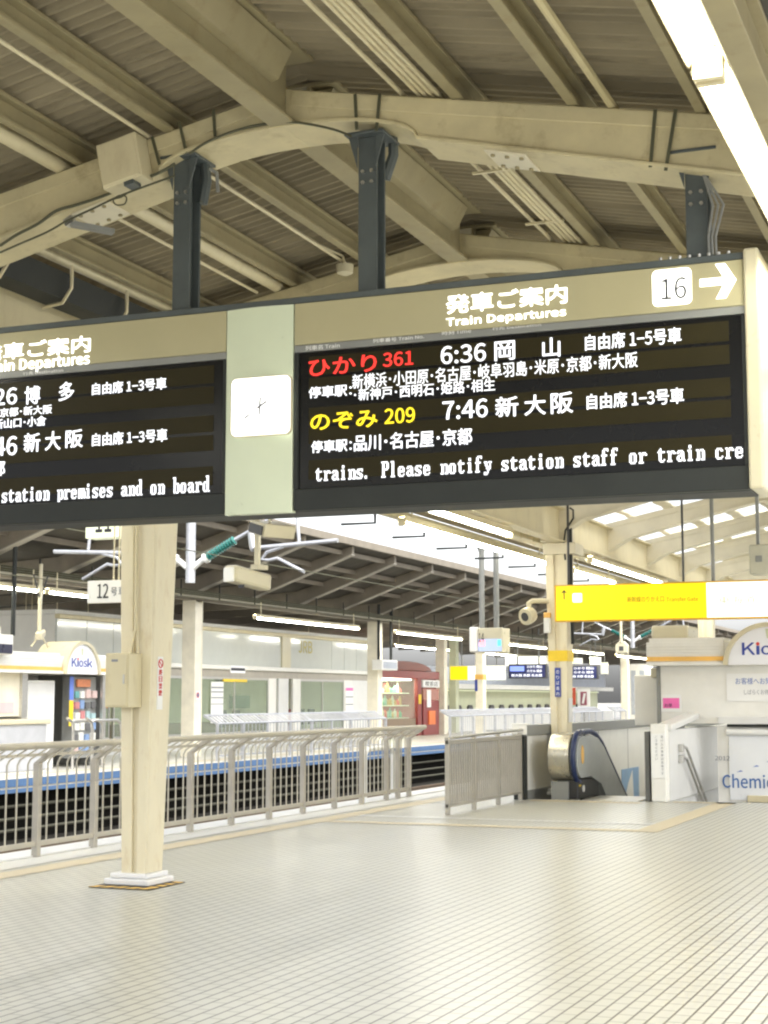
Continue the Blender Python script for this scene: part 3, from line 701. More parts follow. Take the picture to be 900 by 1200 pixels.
# hanging posts with gusset plates and bolts
for (px, top, z1) in ((-4.945, 185, 5.12), (-3.635, 158, 5.1), (-1.60, 205, 4.72)):
    m = MB(); w = .062
    m.box(px - w, px + w, 8.86, 8.88, 4.078, z1 - .02); m.box(px - w, px + w, 8.99, 9.01, 4.078, z1 - .02); m.box(px - .012, px + .012, 8.882, 8.988, 4.078, z1 - .02)
    m.box(px - .10, px + .10, 8.82, 9.05, 4.076, 4.092)
    for s in (-1, 1):
        m.prism([(px + s * w, 8.84, z1 - .002), (px + s * .125, 8.84, z1 - .002), (px + s * w, 8.84, z1 - .22)], (0, .012, 0))
    m.box(px - .13, px + .13, 8.79, 9.08, z1 - .018, z1)
    hp = part('hanging_post', m, POSTGREY, bd, bevel=.003)
    for bx in (-.03, .03):
        for bz in (.24, .31):
            m = MB(); m.tube([(px + bx, 8.859, z1 - bz), (px + bx, 8.845, z1 - bz)], .012, 6); part('bolt', m, STEEL, hp)
for k in range(8):
    px = -1.80 + .055 * k; m = MB(); m.tube([(px, 8.80, 4.076), (px, 8.80, 4.098)], .011, 6); part('bolt', m, STEEL, bd)
m = MB()
for k in range(3): m.tube([(-1.53 + .02 * k, 8.84, 4.08), (-1.53 + .02 * k, 8.83, 4.2), (-1.50 + .03 * k, 8.83, 4.38), (-1.56, 8.85, 4.6)], .008, 6)
single('power_cable', m, MIDGREY, 'pale looped power cables beside the right hanging post of the board', 'cable', smooth=True)
t = thing('cable_spool', (-4.8, 8.9, 4.7), 'dark curved conduit elbow beside the left hanging post', 'conduit elbow')
m = MB(); c = at(236, 205, y=9.0); m.tube([c + Vector((-.02, 0, .12)), c + Vector((.03, 0, .06)), c + Vector((.04, 0, -.05)), c + Vector((.01, 0, -.2))], .035, 8); part('elbow', m, POSTGREY, t, smooth=True)
m = MB(); c = at(246, 198, y=8.8); m.tube([c, c + Vector((.05, 0, -.03)), c + Vector((.06, 0, -.16))], .012, 6); part('hook', m, MIDGREY, t)
m = MB(); c = at(455, 165, y=9.05); m.tube([c + Vector((-.03, 0, .1)), c + Vector((.03, 0, .03)), c + Vector((.035, 0, -.1)), c + Vector((-.02, 0, -.25))], .035, 8)
single('conduit_elbow', m, POSTGREY, 'dark curved conduit elbow beside the middle hanging post', 'conduit elbow', smooth=True)

# ------------------------------------------------------------------ the fence along our platform edge
fx = -9.35
t = thing('platform_fence', (fx, 18, 0), 'long beige railing with inward leaning top along the near platform edge', 'fence')
posts = [10.7, 11.78, 12.86, 13.94, 15.02, 16.1, 17.18, 18.26, 19.36, 20.44, 21.54, 22.58, 23.6, 24.1, 24.6]
fr = [(fx, .06), (fx, .93), (fx + .035, .985), (fx + .27, 1.12)]
m = MB(); m.tube([(fx + .275, 9.5, 1.13), (fx + .275, 24.62, 1.13)], .036, 10); part('top_rail', m, SATIN, t, smooth=True)
m = MB(); m.box(fx - .022, fx + .022, 9.5, 24.6, .105, .155); part('bottom_rail', m, SATIN, t, bevel=.005)
m = MB(); m.bar((fx + .10, 9.5, 1.03), (fx + .10, 24.6, 1.03), .03, .03); part('upper_rail', m, SATIN, t)
for y in posts:
    m = MB(); w = .036
    m.box(fx - .035, fx + .035, y - w, y + w, .0, .94)
    m.prism([(fx - .035, y - w, .94), (fx + .035, y - w, .94), (fx + .28, y - w, 1.10), (fx + .25, y - w, 1.15)], (0, 2 * w, 0))
    part('post', m, SATIND, t, bevel=.006)
prev = 9.6
for y in posts:
    n = 5 if y - prev > .8 else 2
    for k in range(n):
        yb = prev + (y - prev) * (k + 1) / (n + 1)
        m = MB(); m.tube([(fx, yb, .15), (fx, yb, .93), (fx + .03, yb, .985), (fx + .26, yb, 1.115)], .0095, 6); part('baluster', m, SATIN, t, smooth=True)
    prev = y
m = MB(); w = .03
m.tube([(-9.55, 23.2, .05), (-9.55, 23.2, .72), (-9.55, 23.3, .80), (-9.55, 24.3, .80), (-9.55, 24.4, .72), (-9.55, 24.4, .05)], .04, 8)
single('white_handrail', m, WHITE, 'white bent tube rail behind the end of the platform fence', 'handrail', smooth=True)
# the close barred screen before the escalator
t = thing('barrier_screen', (-7.4, 22.7, 0), 'brownish steel screen of close vertical bars before the escalator', 'screen')
m = MB(); m.box(-7.425, -7.375, 20.95, 24.45, .96, 1.02); part('top_rail', m, SATIND, t, bevel=.006)
m = MB(); m.box(-7.42, -7.38, 20.95, 24.45, .10, .14); part('bottom_rail', m, SATIND, t)
for y in (20.95, 22.1, 23.25, 24.4):
    m = MB(); m.box(-7.43, -7.37, y, y + .06, 0, 1.06); part('post', m, SATIND, t, bevel=.005)
for k in range(34):
    y = 21.07 + .1 * k; m = MB(); m.box(-7.41, -7.39, y, y + .034, .14, .96); part('bar', m, SATIND, t)
m = MB(); m.tube([(-7.36, 21.0, 1.05), (-7.36, 24.5, 1.10)], .022, 8); part('handrail', m, STEEL, t, smooth=True)

# ------------------------------------------------------------------ escalator, its walls and the stair
t = thing('escalator_wall', (-7.42, 29, 0), 'white panelled escalator parapet with wide grey coping', 'wall')
m = MB(); m.box(-7.50, -7.35, 24.62, 33.9, -3.2, 1.0); part('panel', m, OFFWHITE, t)
m = MB(); m.box(-7.53, -7.30, 24.48, 33.95, 1.0, 1.17); part('coping', m, MIDGREY, t, bevel=.012)
m = MB(); m.box(-7.52, -7.33, 24.46, 24.615, 0, .998); part('end_post', m, DKGREY, t, bevel=.01)
m = MB(); m.box(-7.348, -7.335, 24.62, 27.2, -.3, .14); part('skirting', m, MIDGREY, t)
m = MB(); m.box(-7.54, -7.28, 24.44, 24.62, 1.172, 1.20); m.box(-7.535, -7.29, 24.44, 24.478, 1.02, 1.17); part('coping_cap', m, OFFWHITE, t, bevel=.01)
for y in (26.9, 29.3, 31.7): 
    m = MB(); m.box(-7.349, -7.346, y, y + .02, .15, .99); part('panel_joint', m, MIDGREY, t)
m = MB(); m.box(-7.5, -5.4, 33.9, 34.05, -3.2, 1.0); part('back_panel', m, OFFWHITE, t)
m = MB(); m.box(-7.53, -5.36, 33.955, 34.1, 1.0, 1.17); part('back_coping', m, MIDGREY, t)
t = thing('poster', (-7.34, 31.5, -.3), 'blue poster with a white sail shape on the escalator wall', 'poster')
m = MB(); m.box(-7.346, -7.336, 31.1, 32.6, -.55, .2); part('sheet', m, mat('sky blue print', (.25, .42, .66), .5, var=.1), t)
m = MB(); m.prism([(-7.333, 31.15, -.52), (-7.333, 32.1, -.52), (-7.333, 32.0, .16), (-7.333, 31.6, -.1)], (.003, 0, 0)); part('sail_print', m, PAPER, t)
# escalator: thick balustrade with rounded newel, handrail, skirt, treads going down
t = thing('escalator', (-6.7, 25, 0), 'descending escalator with rounded steel newel and dark blue handrail', 'escalator')
X0, X1 = -7.02, -6.52; zc, rr = .66, .38; yn = 25.05
prof = [(yn + rr * math.cos(a), zc + rr * math.sin(a)) for a in [R(270 - 180 * i / 16) for i in range(17)]]   # rounded end facing the camera
sl_ = [(25.75, 1.04), (26.1, .99), (26.5, .84), (29.6, -.95), (29.6, -1.75), (26.9, -.3), (26.3, .12), (25.6, .28)]
m = MB(); m.prism([(X0, a, b) for a, b in prof + sl_], (X1 - X0 - .16, 0, 0)); part('balustrade', m, mat('satin cream steel', (.50, .475, .39), .28, metal=.65, var=.02), t, bevel=.01, smooth=True)
def shrink(k): return [(yn + (rr - k) * math.cos(a), zc + (rr - k) * math.sin(a)) for a in [R(270 - 180 * i / 16) for i in range(17)]]
m = MB(); m.prism([(X1 - .155, a, b) for a, b in shrink(.05) + [(25.75, .99), (26.1, .94), (26.5, .79), (29.6, -1.0), (29.6, -1.7), (26.9, -.25), (26.3, .17), (25.6, .33)]], (.13, 0, 0)); part('side_plate', m, mat('smoked glass panel', (.42, .44, .43), .18, var=.06), t, bevel=.01)
m = MB(); m.tube([(X1 - .08, a, b) for a, b in shrink(-.015)] + [(X1 - .08, 25.75, 1.06), (X1 - .08, 26.1, 1.01), (X1 - .08, 26.5, .86), (X1 - .08, 29.6, -.93)], .042, 10); part('handrail', m, mat('navy rubber', (.012, .025, .085), .3), t, smooth=True)
m = MB(); m.box(X0 + .1, X1 - .05, 24.86, 26.2, 0, .30); part('skirt_base', m, BLACK, t, bevel=.02)
m = MB(); m.box(X0 + .02, X0 + .3, 24.80, 24.858, 0, .28); part('base_plate', m, MIDGREY, t)
m = MB(); m.tube([(X1 - .049, 25.15, .16), (X1 - .03, 25.15, .16)], .055, 12); part('lamp_boss', m, WHITE, t, smooth=True)
m = MB(); m.prism([(X1 - .0235, 25.05 + .09 * math.cos(a), .70 + .15 * math.sin(a)) for a in [2 * math.pi * i / 16 for i in range(16)]], (.003, 0, 0)); part('oval_sticker', m, ORANGE, t)
m = MB(); m.prism([(X1 - .0499, 24.9, .2), (X1 - .0499, 25.02, .2), (X1 - .0499, 25.02, .23), (X1 - .0499, 24.9, .23)], (.003, 0, 0)); part('yellow_sticker', m, YELLOW, t)
m = MB()
for k in range(10): m.box(-6.5, -5.6, 26.0 + .4 * k, 26.4 + .4 * k, -.22 * k - .35, -.22 * k - .13)
part('tread', m, MIDGREY, t)
m = MB(); m.box(-6.5, -5.6, 24.76, 26.0, -.02, .005); part('landing_plate', m, STEEL, t)
# sidewall of the stair with two handrails, and the post with the notice
t = thing('stair_wall', (-5.2, 26, 0), 'pale grey side wall of the stair with sloping top', 'wall')
m = MB(); m.box(-5.30, -5.13, 24.98, 33.9, -3.2, 1.1); part('panel', m, PALE, t)
m = MB(); m.prism([(-5.33, 24.9, 1.08), (-5.33, 27.25, 1.25), (-5.33, 27.25, 1.35), (-5.33, 24.9, 1.19)], (.26, 0, 0)); part('coping', m, PALE, t, bevel=.02)
m = MB(); m.box(-5.47, -5.40, 24.74, 24.98, 0, 1.08); part('dark_jamb', m, mat('jamb grey', (.12, .12, .11), .5), t, bevel=.005)
t = thing('notice_post', (-5.24, 24.85, 0), 'cream post with a tall white notice of vertical writing by the stair', 'post')
m = MB(); m.box(-5.37, -5.13, 24.72, 24.97, 0, 1.2); part('post', m, OFFWHITE, t, bevel=.02)
m = MB(); m.box(-5.36, -5.14, 24.705, 24.718, .37, 1.05); nb = part('notice', m, PAPER, t)
for c, txt in enumerate(('駆け込み乗車は危険です', 'ご注意ください')):
    for k, ch in enumerate(txt): lettering(ch, (-5.205 - .09 * c, 24.704, .98 - .056 * k), (-5.168 - .09 * c, 24.704, 1.02 - .056 * k), X, INKGREY, nb, 0)
t = thing('stair_handrail', (-5.06, 26, 0), 'pair of thin steel handrails sloping down the grey stair wall', 'handrail')
for dz in (0, -.17):
    m = MB(); m.tube([(-5.13, 25.72, .80 + dz), (-5.06, 25.72, .82 + dz), (-5.05, 25.95, .80 + dz), (-5.05, 27.9, -.32 + dz), (-5.05, 29.5, -1.25 + dz)], .024, 8); part('rail', m, STEEL, t, smooth=True)
    m = MB(); m.box(-5.129, -5.05, 25.66, 25.78, .74 + dz, .86 + dz); part('end_bracket', m, STEEL, t, bevel=.01)
m = MB(); m.box(-5.129, -5.04, 27.2, 27.25, -.15, .12); part('bracket', m, STEEL, t)
g = MB()
for k in range(16): g.box(-5.1, -1.2, 25.1 + .3 * k, 25.4 + .3 * k, -.16 * (k + 1) - .2, -.16 * (k + 1))
struct('stair', g, CONC)
g = MB(); g.box(-1.2, -1.05, 25.1, 33, -3.2, -.005); struct('stair_well_wall', g, OFFWHITE)
# advertisement bulkhead below the kiosk
t = thing('advertisement_panel', (-3.4, 27.3, 0), 'white lightbox advertisement with blue Chemic lettering under the kiosk', 'advertisement')
m = MB(); m.box(-4.80, -1.2, 27.36, 27.5, -.6, 1.13); part('bulkhead', m, OFFWHITE, t)
m = MB(); m.box(-4.60, -1.3, 27.33, 27.358, -.10, 1.0); ap = part('face', m, mat('opal acrylic', (.80, .82, .84), .3, var=.02), t)
m = MB(); m.tube([(-4.62, 27.30, 1.03), (-3.62, 27.30, 1.03)], .06, 12); m.tube([(-3.60, 27.30, 1.03), (-1.3, 27.30, 1.03)], .06, 12); part('top_tube', m, WHITE, t, smooth=True)
m = MB(); m.box(-4.62, -1.3, 27.30, 27.40, 1.115, 1.16); part('gap_shade_strip', m, DKGREY, t)  # solid dark strip, painted as the shade of a gap
m = MB(); m.box(-4.31, -1.3, 27.29, 27.328, -.13, -.02); part('lower_trim', m, CREAM, t, bevel=.01)
lettering('Chemic', at(847, 923, y=27.328), at(906, 908, y=27.328), X, mat('advert blue', (.06, .16, .42), .4), ap, .02)
lettering('2012', at(838, 891, y=27.328), at(855, 886, y=27.328), X, INKGREY, ap, 0)
m = MB()
for px, py in ((863, 905), (882, 899), (898, 893)):
    a = at(px, py, y=27.327); m.prism([a, a + Vector((.07, 0, .035)), a + Vector((.11, 0, .015)), a + Vector((.06, 0, .008))], (0, .004, 0))
part('bird_print', m, INKBLUE, ap)

# ------------------------------------------------------------------ kiosks
def kiosk_top(t, T, u0, u1, depth, uc, half, zt, words):
    """striped fascia with a half round sign; local u along the front, v into the kiosk"""
    def P(name, mb, mm, par, **k): return part(name, mb, mm, par, **k)
    zb = 2.15
    m = MB(T)
    m.box(u0, uc - half, 0, depth, zb, zb + .06); m.box(u0, uc - half, .05, depth, zb + .06, zb + .40); m.box(u0 + .04, uc - half, .10, depth, zb + .40, zb + .47)
    m.box(uc + half, u1, 0, depth, zb, zb + .06); m.box(uc + half, u1, .05, depth, zb + .06, zb + .40); m.box(uc + half, u1 - .04, .10, depth, zb + .40, zb + .47)
    m.box(uc - half + .002, uc + half - .002, .06, depth, zb, zb + .40)
    for s0, s1 in ((u0, uc - half), (uc + half, u1)):
        for z in (.17, .22, .27, .32): m.box(s0, s1, .035, .048, zb + z, zb + z + .02)
    fa = P('fascia', m, OFFWHITE, t, bevel=.008)
    m = MB(T)
    for s0, s1 in ((u0, uc - half), (uc + half, u1)): m.box(s0 + .001, s1, .03, .048, zb + .075, zb + .15)
    P('orange_stripe', m, ORANGE, fa)
    arc = [(uc + half * math.cos(a), zt, math.sin(a)) for a in [math.pi * i / 24 for i in range(25)]]
    H_ = zt - zb
    m = MB(T)
    for (a, _, s), (b, _, s2) in zip(arc, arc[1:]):
        for k in (0,):
            m.prism([(a, -.06, zb + H_ * s), (b, -.06, zb + H_ * s2), (uc + (b - uc) * .90, -.06, zb + (H_ - .075) * s2), (uc + (a - uc) * .90, -.06, zb + (H_ - .075) * s)], (0, .9, 0))
    P('arch', m, CAPCREAM, t, smooth=False)
    m = MB(T); m.prism([(uc + (a - uc) * .895, -.01, zb + .004 + (H_ - .08) * s) for a, _, s in arc], (0, .05, 0))
    pn = P('sign_face', m, mat('sign white acrylic', (.80, .81, .85), .3, var=.02), t)
    ua = T.to_3x3() @ Vector((1, 0, 0))
    w = half * 1.16
    lets = [('K', 0, .24, NAVY), ('o', .355, .19, NAVY), ('s', .575, .155, NAVY), ('k', .76, .24, NAVY)]
    hgt = .20
    for ch, o, wd, mm in lets:
        hh = hgt if ch in 'Kk' else hgt * .74
        lettering(ch, T @ Vector((uc - w / 2 + o * w, -.013, zb + .17)), T @ Vector((uc - w / 2 + (o + wd) * w, -.013, zb + .17 + hh)), ua, mm, pn, .03, 'sign_letter')
    m = MB(T); m.box(uc - w / 2 + .265 * w, uc - w / 2 + .325 * w, -.0165, -.0125, zb + .17, zb + .17 + hgt * .74); P('sign_letter', m, NAVY, pn)
    m = MB(T); m.prism([(uc - w / 2 + .295 * w + .03 * math.cos(a), -.016, zb + .35 + .03 * math.sin(a)) for a in [2 * math.pi * i / 12 for i in range(12)]], (0, .004, 0)); P('red_dot', m, INKRED, pn)
    m = MB(T); m.prism([(uc - .03, -.014, zb + .44), (uc + .03, -.014, zb + .44), (uc + .05, -.014, zb + .60), (uc - .05, -.014, zb + .60)], (0, .003, 0)); P('crest', m, GREENWALL, pn)
T1 = Matrix.Translation((0, 27.05, 0))
t = thing('kiosk', (-3.8, 28.3, 1.17), 'pale near kiosk with orange striped fascia beside the yellow sign', 'kiosk')
kiosk_top(t, T1, -5.93, -1.2, 2.4, -3.85, .76, 2.86, 'Kiosk')
m = MB(); m.box(-5.74, -1.3, 27.32, 29.4, 1.17, 2.148); part('wall', m, OFFWHITE, t)
m = MB(); m.box(-5.80, -5.745, 27.28, 29.4, 0, 2.148); part('corner_trim', m, MIDGREY, t)
m = MB(); m.box(-4.75, -1.3, 27.20, 27.318, 1.165, 1.29); part('ledge', m, PALE, t, bevel=.01)
m = MB(); m.box(-5.95, -5.3, 27.6, 28.6, 2.622, 2.86); part('roof_unit', m, CAPCREAM, t, bevel=.05)
m = MB(); m.box(-6.30, -5.81, 27.75, 28.4, 1.12, 2.0); part('side_cabinet', m, OFFWHITE, t, bevel=.02)
m = MB(); m.box(-5.97, -5.83, 27.6, 27.74, 1.95, 2.12); part('wall_lamp', m, CAPCREAM, t, bevel=.02)
t = thing('poster', (-5.5, 27.3, 1.2), 'small bright pink poster in a white frame on the near kiosk wall', 'poster')
a, b = at(775, 834, y=27.31), at(798, 814, y=27.31)
m = MB(); m.box(a.x, b.x, 27.300, 27.316, a.z, b.z); fr_ = part('frame', m, PAPER, t)
a, b = at(777, 830, y=27.3), at(796, 818, y=27.3)
m = MB(); m.box(a.x, b.x, 27.296, 27.299, a.z, b.z); part('print', m, PINK, fr_)
lettering('お茶', (a.x + .03, 27.295, a.z + .02), (a.x + .16, 27.295, a.z + .08), X, INK, fr_, .01)
t = thing('notice_board', (-4.2, 27.3, 1.4), 'large white notice with two lines of faint writing on the near kiosk', 'notice')
a, b = at(852, 822, y=27.31), at(925, 789, y=27.31)
m = MB(); m.box(a.x, b.x, 27.300, 27.316, a.z, b.z); fr_ = part('sheet', m, PAPER, t)
lettering('お客様へお知らせ', at(862, 802, y=27.299), at(918, 794, y=27.299), X, INKBLUE, fr_, 0)
lettering('しばらくお待ち下さい', at(872, 814, y=27.299), at(921, 808, y=27.299), X, INKGREY, fr_, 0)

T2 = Matrix.Translation((-20.3, 0, 0)) @ Matrix.Rotation(R(90), 4, 'Z')
t = thing('kiosk', (-21.3, 30.5, 0), 'far kiosk across the tracks with an arched sign and open shelves', 'kiosk')
kiosk_top(t, T2, 24.0, 33.45, 2.4, 31.95, .76, 2.92, 'Kiosk')
def kb(x0, x1, y0, y1, z0, z1, name, mm, par, **k):
    m = MB(); m.box(x0, x1, y0, y1, z0, z1); return part(name, m, mm, par, **k)
kb(-22.6, -20.62, 24, 29.95, 1.2, 2.148, 'wall', mat('cream lit panel', (.75, .70, .55), .5), t)
kb(-20.64, -20.55, 29.95, 30.15, 0, 2.148, 'steel_frame', STEEL, t)
kb(-22.6, -20.66, 30.16, 30.24, 0, 2.148, 'side_wall', OFFWHITE, t)
kb(-22.6, -20.62, 33.3, 33.4, 0, 2.148, 'side_wall', MIDGREY, t)
kb(-22.6, -22.4, 30.24, 33.3, 0, 2.148, 'back_wall', OFFWHITE, t)
kb(-20.9, -20.42, 24, 30.75, 0, 1.02, 'counter', mat('counter grey', (.42, .43, .45), .35), t, bevel=.02)
kb(-20.98, -20.36, 24, 30.85, 1.022, 1.14, 'counter_top', CAPCREAM, t, bevel=.03)
kb(-20.50, -20.44, 33.12, 33.28, 0, 2.148, 'steel_frame', STEEL, t)
f_ = thing('refrigerator', (-20.9, 30.8, 0), 'white upright cabinet inside the far kiosk behind the counter', 'cabinet')
kb(-21.5, -20.72, 30.35, 31.5, 0, 2.0, 'case', WHITE, f_, bevel=.02); kb(-20.718, -20.70, 30.40, 31.45, .1, 1.95, 'door', PALE, f_, bevel=.01)
f_ = thing('banner', (-20.55, 31.95, 1), 'narrow blue and yellow banner hung beside the magazine rack', 'banner')
kb(-20.56, -20.55, 31.86, 32.02, 1.55, 2.1, 'blue_cloth', mat('banner blue', (.12, .2, .6), .5), f_); kb(-20.56, -20.55, 31.86, 32.02, .95, 1.548, 'yellow_cloth', YELLOW, f_)
f_ = thing('magazine_rack', (-20.7, 32.6, 0), 'rack of colourful magazines and packets under the far kiosk sign', 'rack')
kb(-20.9, -20.62, 32.1, 33.1, .2, 2.1, 'frame', MIDGREY, f_)
cols = [(.6, .22, .10), (.2, .3, .5), (.7, .7, .66), (.12, .32, .32), (.5, .2, .2), (.62, .62, .58), (.12, .12, .12), (.35, .5, .52), (.6, .45, .42)]
gm = [mat('print %d' % i, c, .5, var=.2, scale=20) for i, c in enumerate(cols)]
kb(-20.6, -20.55, 32.2, 32.75, 1.86, 2.04, 'magazine', gm[0], f_)
for r_ in range(6):
    for c_ in range(4):
        y0 = 32.12 + .24 * c_ + random.uniform(0, .04); z0 = .35 + .25 * r_
        kb(-20.62, -20.58 + random.uniform(0, .03), y0, y0 + random.uniform(.14, .21), z0, z0 + random.uniform(.14, .21), 'magazine', random.choice(gm), f_)
a = at(18, 830, x=-20.61)
f_ = thing('notice', (-20.6, 29.2, 1.2), 'pale pink notice on the lit panel of the far kiosk', 'notice')
kb(-20.615, -20.605, 29.18, 29.72, 1.27, 1.5, 'sheet', mat('pale pink paper', (.85, .48, .48), .6), f_)
f_ = thing('queue_rail', (-19.6, 31.9, 0), 'bent stainless queue rails standing before the far kiosk', 'rail')
for dx in (0, .5):
    m = MB(); x = -19.85 + dx; m.tube([(x, 30.7, 1.15), (x, 30.9, 1.06), (x, 30.95, .9), (x, 30.95, 0)], .035, 8); m.tube([(x, 30.9, 1.06), (x, 31.0, 1.1), (x, 32.0, 1.1), (x, 32.15, 1.02), (x, 32.2, .8), (x, 32.2, 0)], .035, 8)
    part('rail', m, STEEL, f_, smooth=True)

# ------------------------------------------------------------------ hanging signs and devices under our canopy
t = thing('direction_sign', (-5.5, 24.5, 2.8), 'long backlit sign, yellow half with arrow and white half, above the escalator', 'sign')
ya = 24.45
kb(-6.81, -2.6, ya, ya + .22, 2.80, 3.385, 'case', mat('amber enamel', (.75, .42, .02), .4), t, bevel=.01)
fy = kb(-6.775, -4.40, ya - .008, ya - .001, 2.825, 3.36, 'yellow_face', SIGNY, t)
fw = kb(-4.397, -2.62, ya - .008, ya - .001, 2.825, 3.36, 'white_face', SIGNW, t)
yl = ya - .010
m = MB(); a = at(661, 696, y=yl); m.bar(a + Vector((0, 0, -.09)), a + Vector((0, 0, .03)), .004, .018, up=(1, 0, 0)); m.prism([a + Vector((-.06, -.002, 0)), a + Vector((0, -.002, .065)), a + Vector((.06, -.002, 0)), a + Vector((0, -.002, .03))], (0, .003, 0)); part('arrow', m, INK, fy)
a, b = at(671, 706, y=yl), at(682, 695, y=yl)
m = MB(); m.prism(rrect(a.x, b.x, a.z, b.z, .02, yl - .002), (0, .003, 0)); part('pictogram', m, SIGNW, fy)
lettering('新幹線のりかえ口', at(735, 706, y=yl), at(778, 698, y=yl), X, mat('ochre lettering', (.32, .18, .0), .5), fy, 0)
lettering('Transfer Gate', at(781, 705, y=yl), at(818, 699, y=yl), X, mat('ochre lettering', (.32, .18, .0), .5), fy, 0)
lettering('東海道', at(842, 708, y=yl), at(885, 698, y=yl), X, mat('pale lettering', (.6, .62, .45), .5), fw, 0)
for px, dd in ((801, 0), (836, .05)):
    a = at(px, 686, y=ya + .1); m = MB(); m.tube([(a.x, ya + .1, 3.386), (a.x, ya + .1, 5.25)], .03 if dd else .018, 8); part('hanging_rod', m, MIDGREY if dd else CHAR, t, smooth=True)
m = MB(); m.tube([(-6.6, ya + .1, 3.386), (-6.6, ya + .1, 5.0)], .02, 8); part('hanging_rod', m, CHAR, t)

t = thing('platform_monitor', (-8.8, 17.8, 2.95), 'cream camera monitor housing hanging on a pole right of the near pillar', 'monitor')
kb(-8.83, -8.77, 17.80, 17.86, 3.26, 4.6, 'pole', CAPCREAM, t)
m = MB(); a = Vector((-8.99, 17.33, 3.06)); 
m.bar((-8.93, 17.33, 3.12), (-8.84, 18.15, 3.05), .20, .21); part('housing', m, CAPCREAM, t, bevel=.04)
m = MB(); m.bar((-8.935, 17.30, 3.10), (-8.928, 17.325, 3.10), .17, .18); ff = part('front_plate', m, OFFWHITE, t, bevel=.02)
m = MB(); m.bar((-8.85, 17.85, 3.235), (-8.81, 18.05, 3.235), .12, .06); part('bracket', m, CAPCREAM, t)
m = MB(); m.bar((-8.80, 17.55, 3.15), (-8.68, 18.3, 3.15), .006, .03); m2 = m
c = at(282, 687, y=17.29); m = MB(); m.box(c.x - .03, c.x + .05, 17.285, 17.295, c.z - .02, c.z + .02); part('lens', m, INK, ff)
t = thing('small_monitor', (-8.5, 17.2, 3.5), 'small dark screened box tucked under the clock panel of the board', 'monitor')
c = at(312, 619, y=17.3)
m = MB(); m.bar(c + Vector((-.10, -.05, .0)), c + Vector((.12, .35, .0)), .34, .16, up=(.1, -.3, .9)); part('case', m, CAPCREAM, t, bevel=.01)
m = MB(); m.bar(c + Vector((-.115, -.08, -.01)), c + Vector((-.10, -.055, -.01)), .28, .11, up=(.1, -.3, .9)); part('screen', m, CHAR, t)
m = MB(); m.tube([c + Vector((0, .1, .08)), c + Vector((0, .1, .9))], .02, 6); part('rod', m, CAPCREAM, t)
def hung_sign(y, a, b, name, label, face, words, rods, thick=.05):
    t = thing(name, (at(*a, y=y).x, y, at(*a, y=y).z), label, 'sign')
    p, q = at(*a, y=y), at(*b, y=y)
    kb(p.x, q.x, y, y + thick, p.z, q.z, 'plate', face, t, bevel=.005)
    f = t.children[-1] if t.children else None
    for s, c, d, mm in words: lettering(s, at(*c, y=y - .002), at(*d, y=y - .002), X, mm, [o for o in COL.objects if o.parent == t][0], .01)
    for px in rods:
        x = at(px, a[1], y=y).x; m = MB(); m.tube([(x, y + thick / 2, q.z), (x, y + thick / 2, 4.7)], .008, 6); part('rod', m, CAPCREAM, t)
    return t
hung_sign(13.0, (102, 707), (158, 679), 'car_stop_sign', 'white hanging sign reading 12 beside the near pillar', PAPER,
          [('12', (114, 701), (127, 684), INK), ('号', (130, 698), (137, 688), INKGREY), ('車', (139, 698), (147, 687), INKGREY)], (131, 137))
t = hung_sign(14.5, (100, 631), (143, 585), 'track_number_sign', 'backlit cream number sign half hidden under the board left of the pillar', SIGNG,
          [('11', (112, 624), (131, 590), INK)], (110, 134), .2)
# twin poles with a small monitor, hung at the eave
t = thing('departure_monitor', (-9.8, 30, 2.5), 'small boxed monitor with coloured picture on two poles by the far pillar', 'monitor')
for px in (564, 581):
    a = at(px, 740, y=30.1); m = MB(); m.tube([(a.x, 30.15, a.z), (a.x, 30.15, 4.5), (a.x, 30.15, 4.62)], [.055, .055, .10], 10); part('pole', m, MIDGREY, t, smooth=True)
kb(-9.93, -9.42, 30.0, 30.5, 2.49, 2.98, 'case', CAPCREAM, t, bevel=.02)
kb(-10.10, -9.935, 29.95, 30.3, 2.50, 3.0, 'side_box', OFFWHITE, t, bevel=.03)
sc_ = kb(-9.92, -9.44, 29.99, 29.998, 2.52, 2.76, 'screen', emit('monitor picture', (.30, .36, .55), .35), t)
m = MB(); m.box(-9.9, -9.78, 29.984, 29.989, 2.62, 2.74); part('pink_picture', m, emit('pink picture', (1, .35, .4), .35), sc_)
m = MB(); m.box(-9.52, -9.45, 29.984, 29.989, 2.62, 2.74); part('green_picture', m, emit('green picture', (.1, .8, .5), .3), sc_)
lettering('14', at(561, 752, y=29.94), at(567, 742, y=29.94), X, INK, t, .01)
t = thing('security_camera', (-7.5, 25.7, 2.9), 'round cream camera on an arm from the banded pillar', 'camera')
c = at(620, 721, y=25.6)
m = MB(); m.tube([c + Vector((0, 0, .12)), c + Vector((0, .0, .20)), c + Vector((.06, .03, .24)), c + Vector((.32, .1, .24))], .045, 8); part('arm', m, CAPCREAM, t, smooth=True)
ax = Vector((-.35, -.8, -.25)).normalized()
m = MB(); m.tube([c - ax * .12, c - ax * .06, c + ax * .05, c + ax * .11], [.06, .13, .15, .14], 16); part('housing', m, CAPCREAM, t, smooth=True)
m = MB(); m.tube([c + ax * .112, c + ax * .12], .075, 14); part('lens', m, CHAR, t)
t = thing('alarm_unit', (-7.3, 25.7, 2.7), 'slim white unit with an orange cap on the side of the banded pillar', 'alarm')
kb(-7.34, -7.24, 25.66, 25.78, 2.68, 2.93, 'case', WHITE, t, bevel=.01); kb(-7.34, -7.24, 25.66, 25.78, 2.932, 3.02, 'cap', ORANGE, t, bevel=.01)
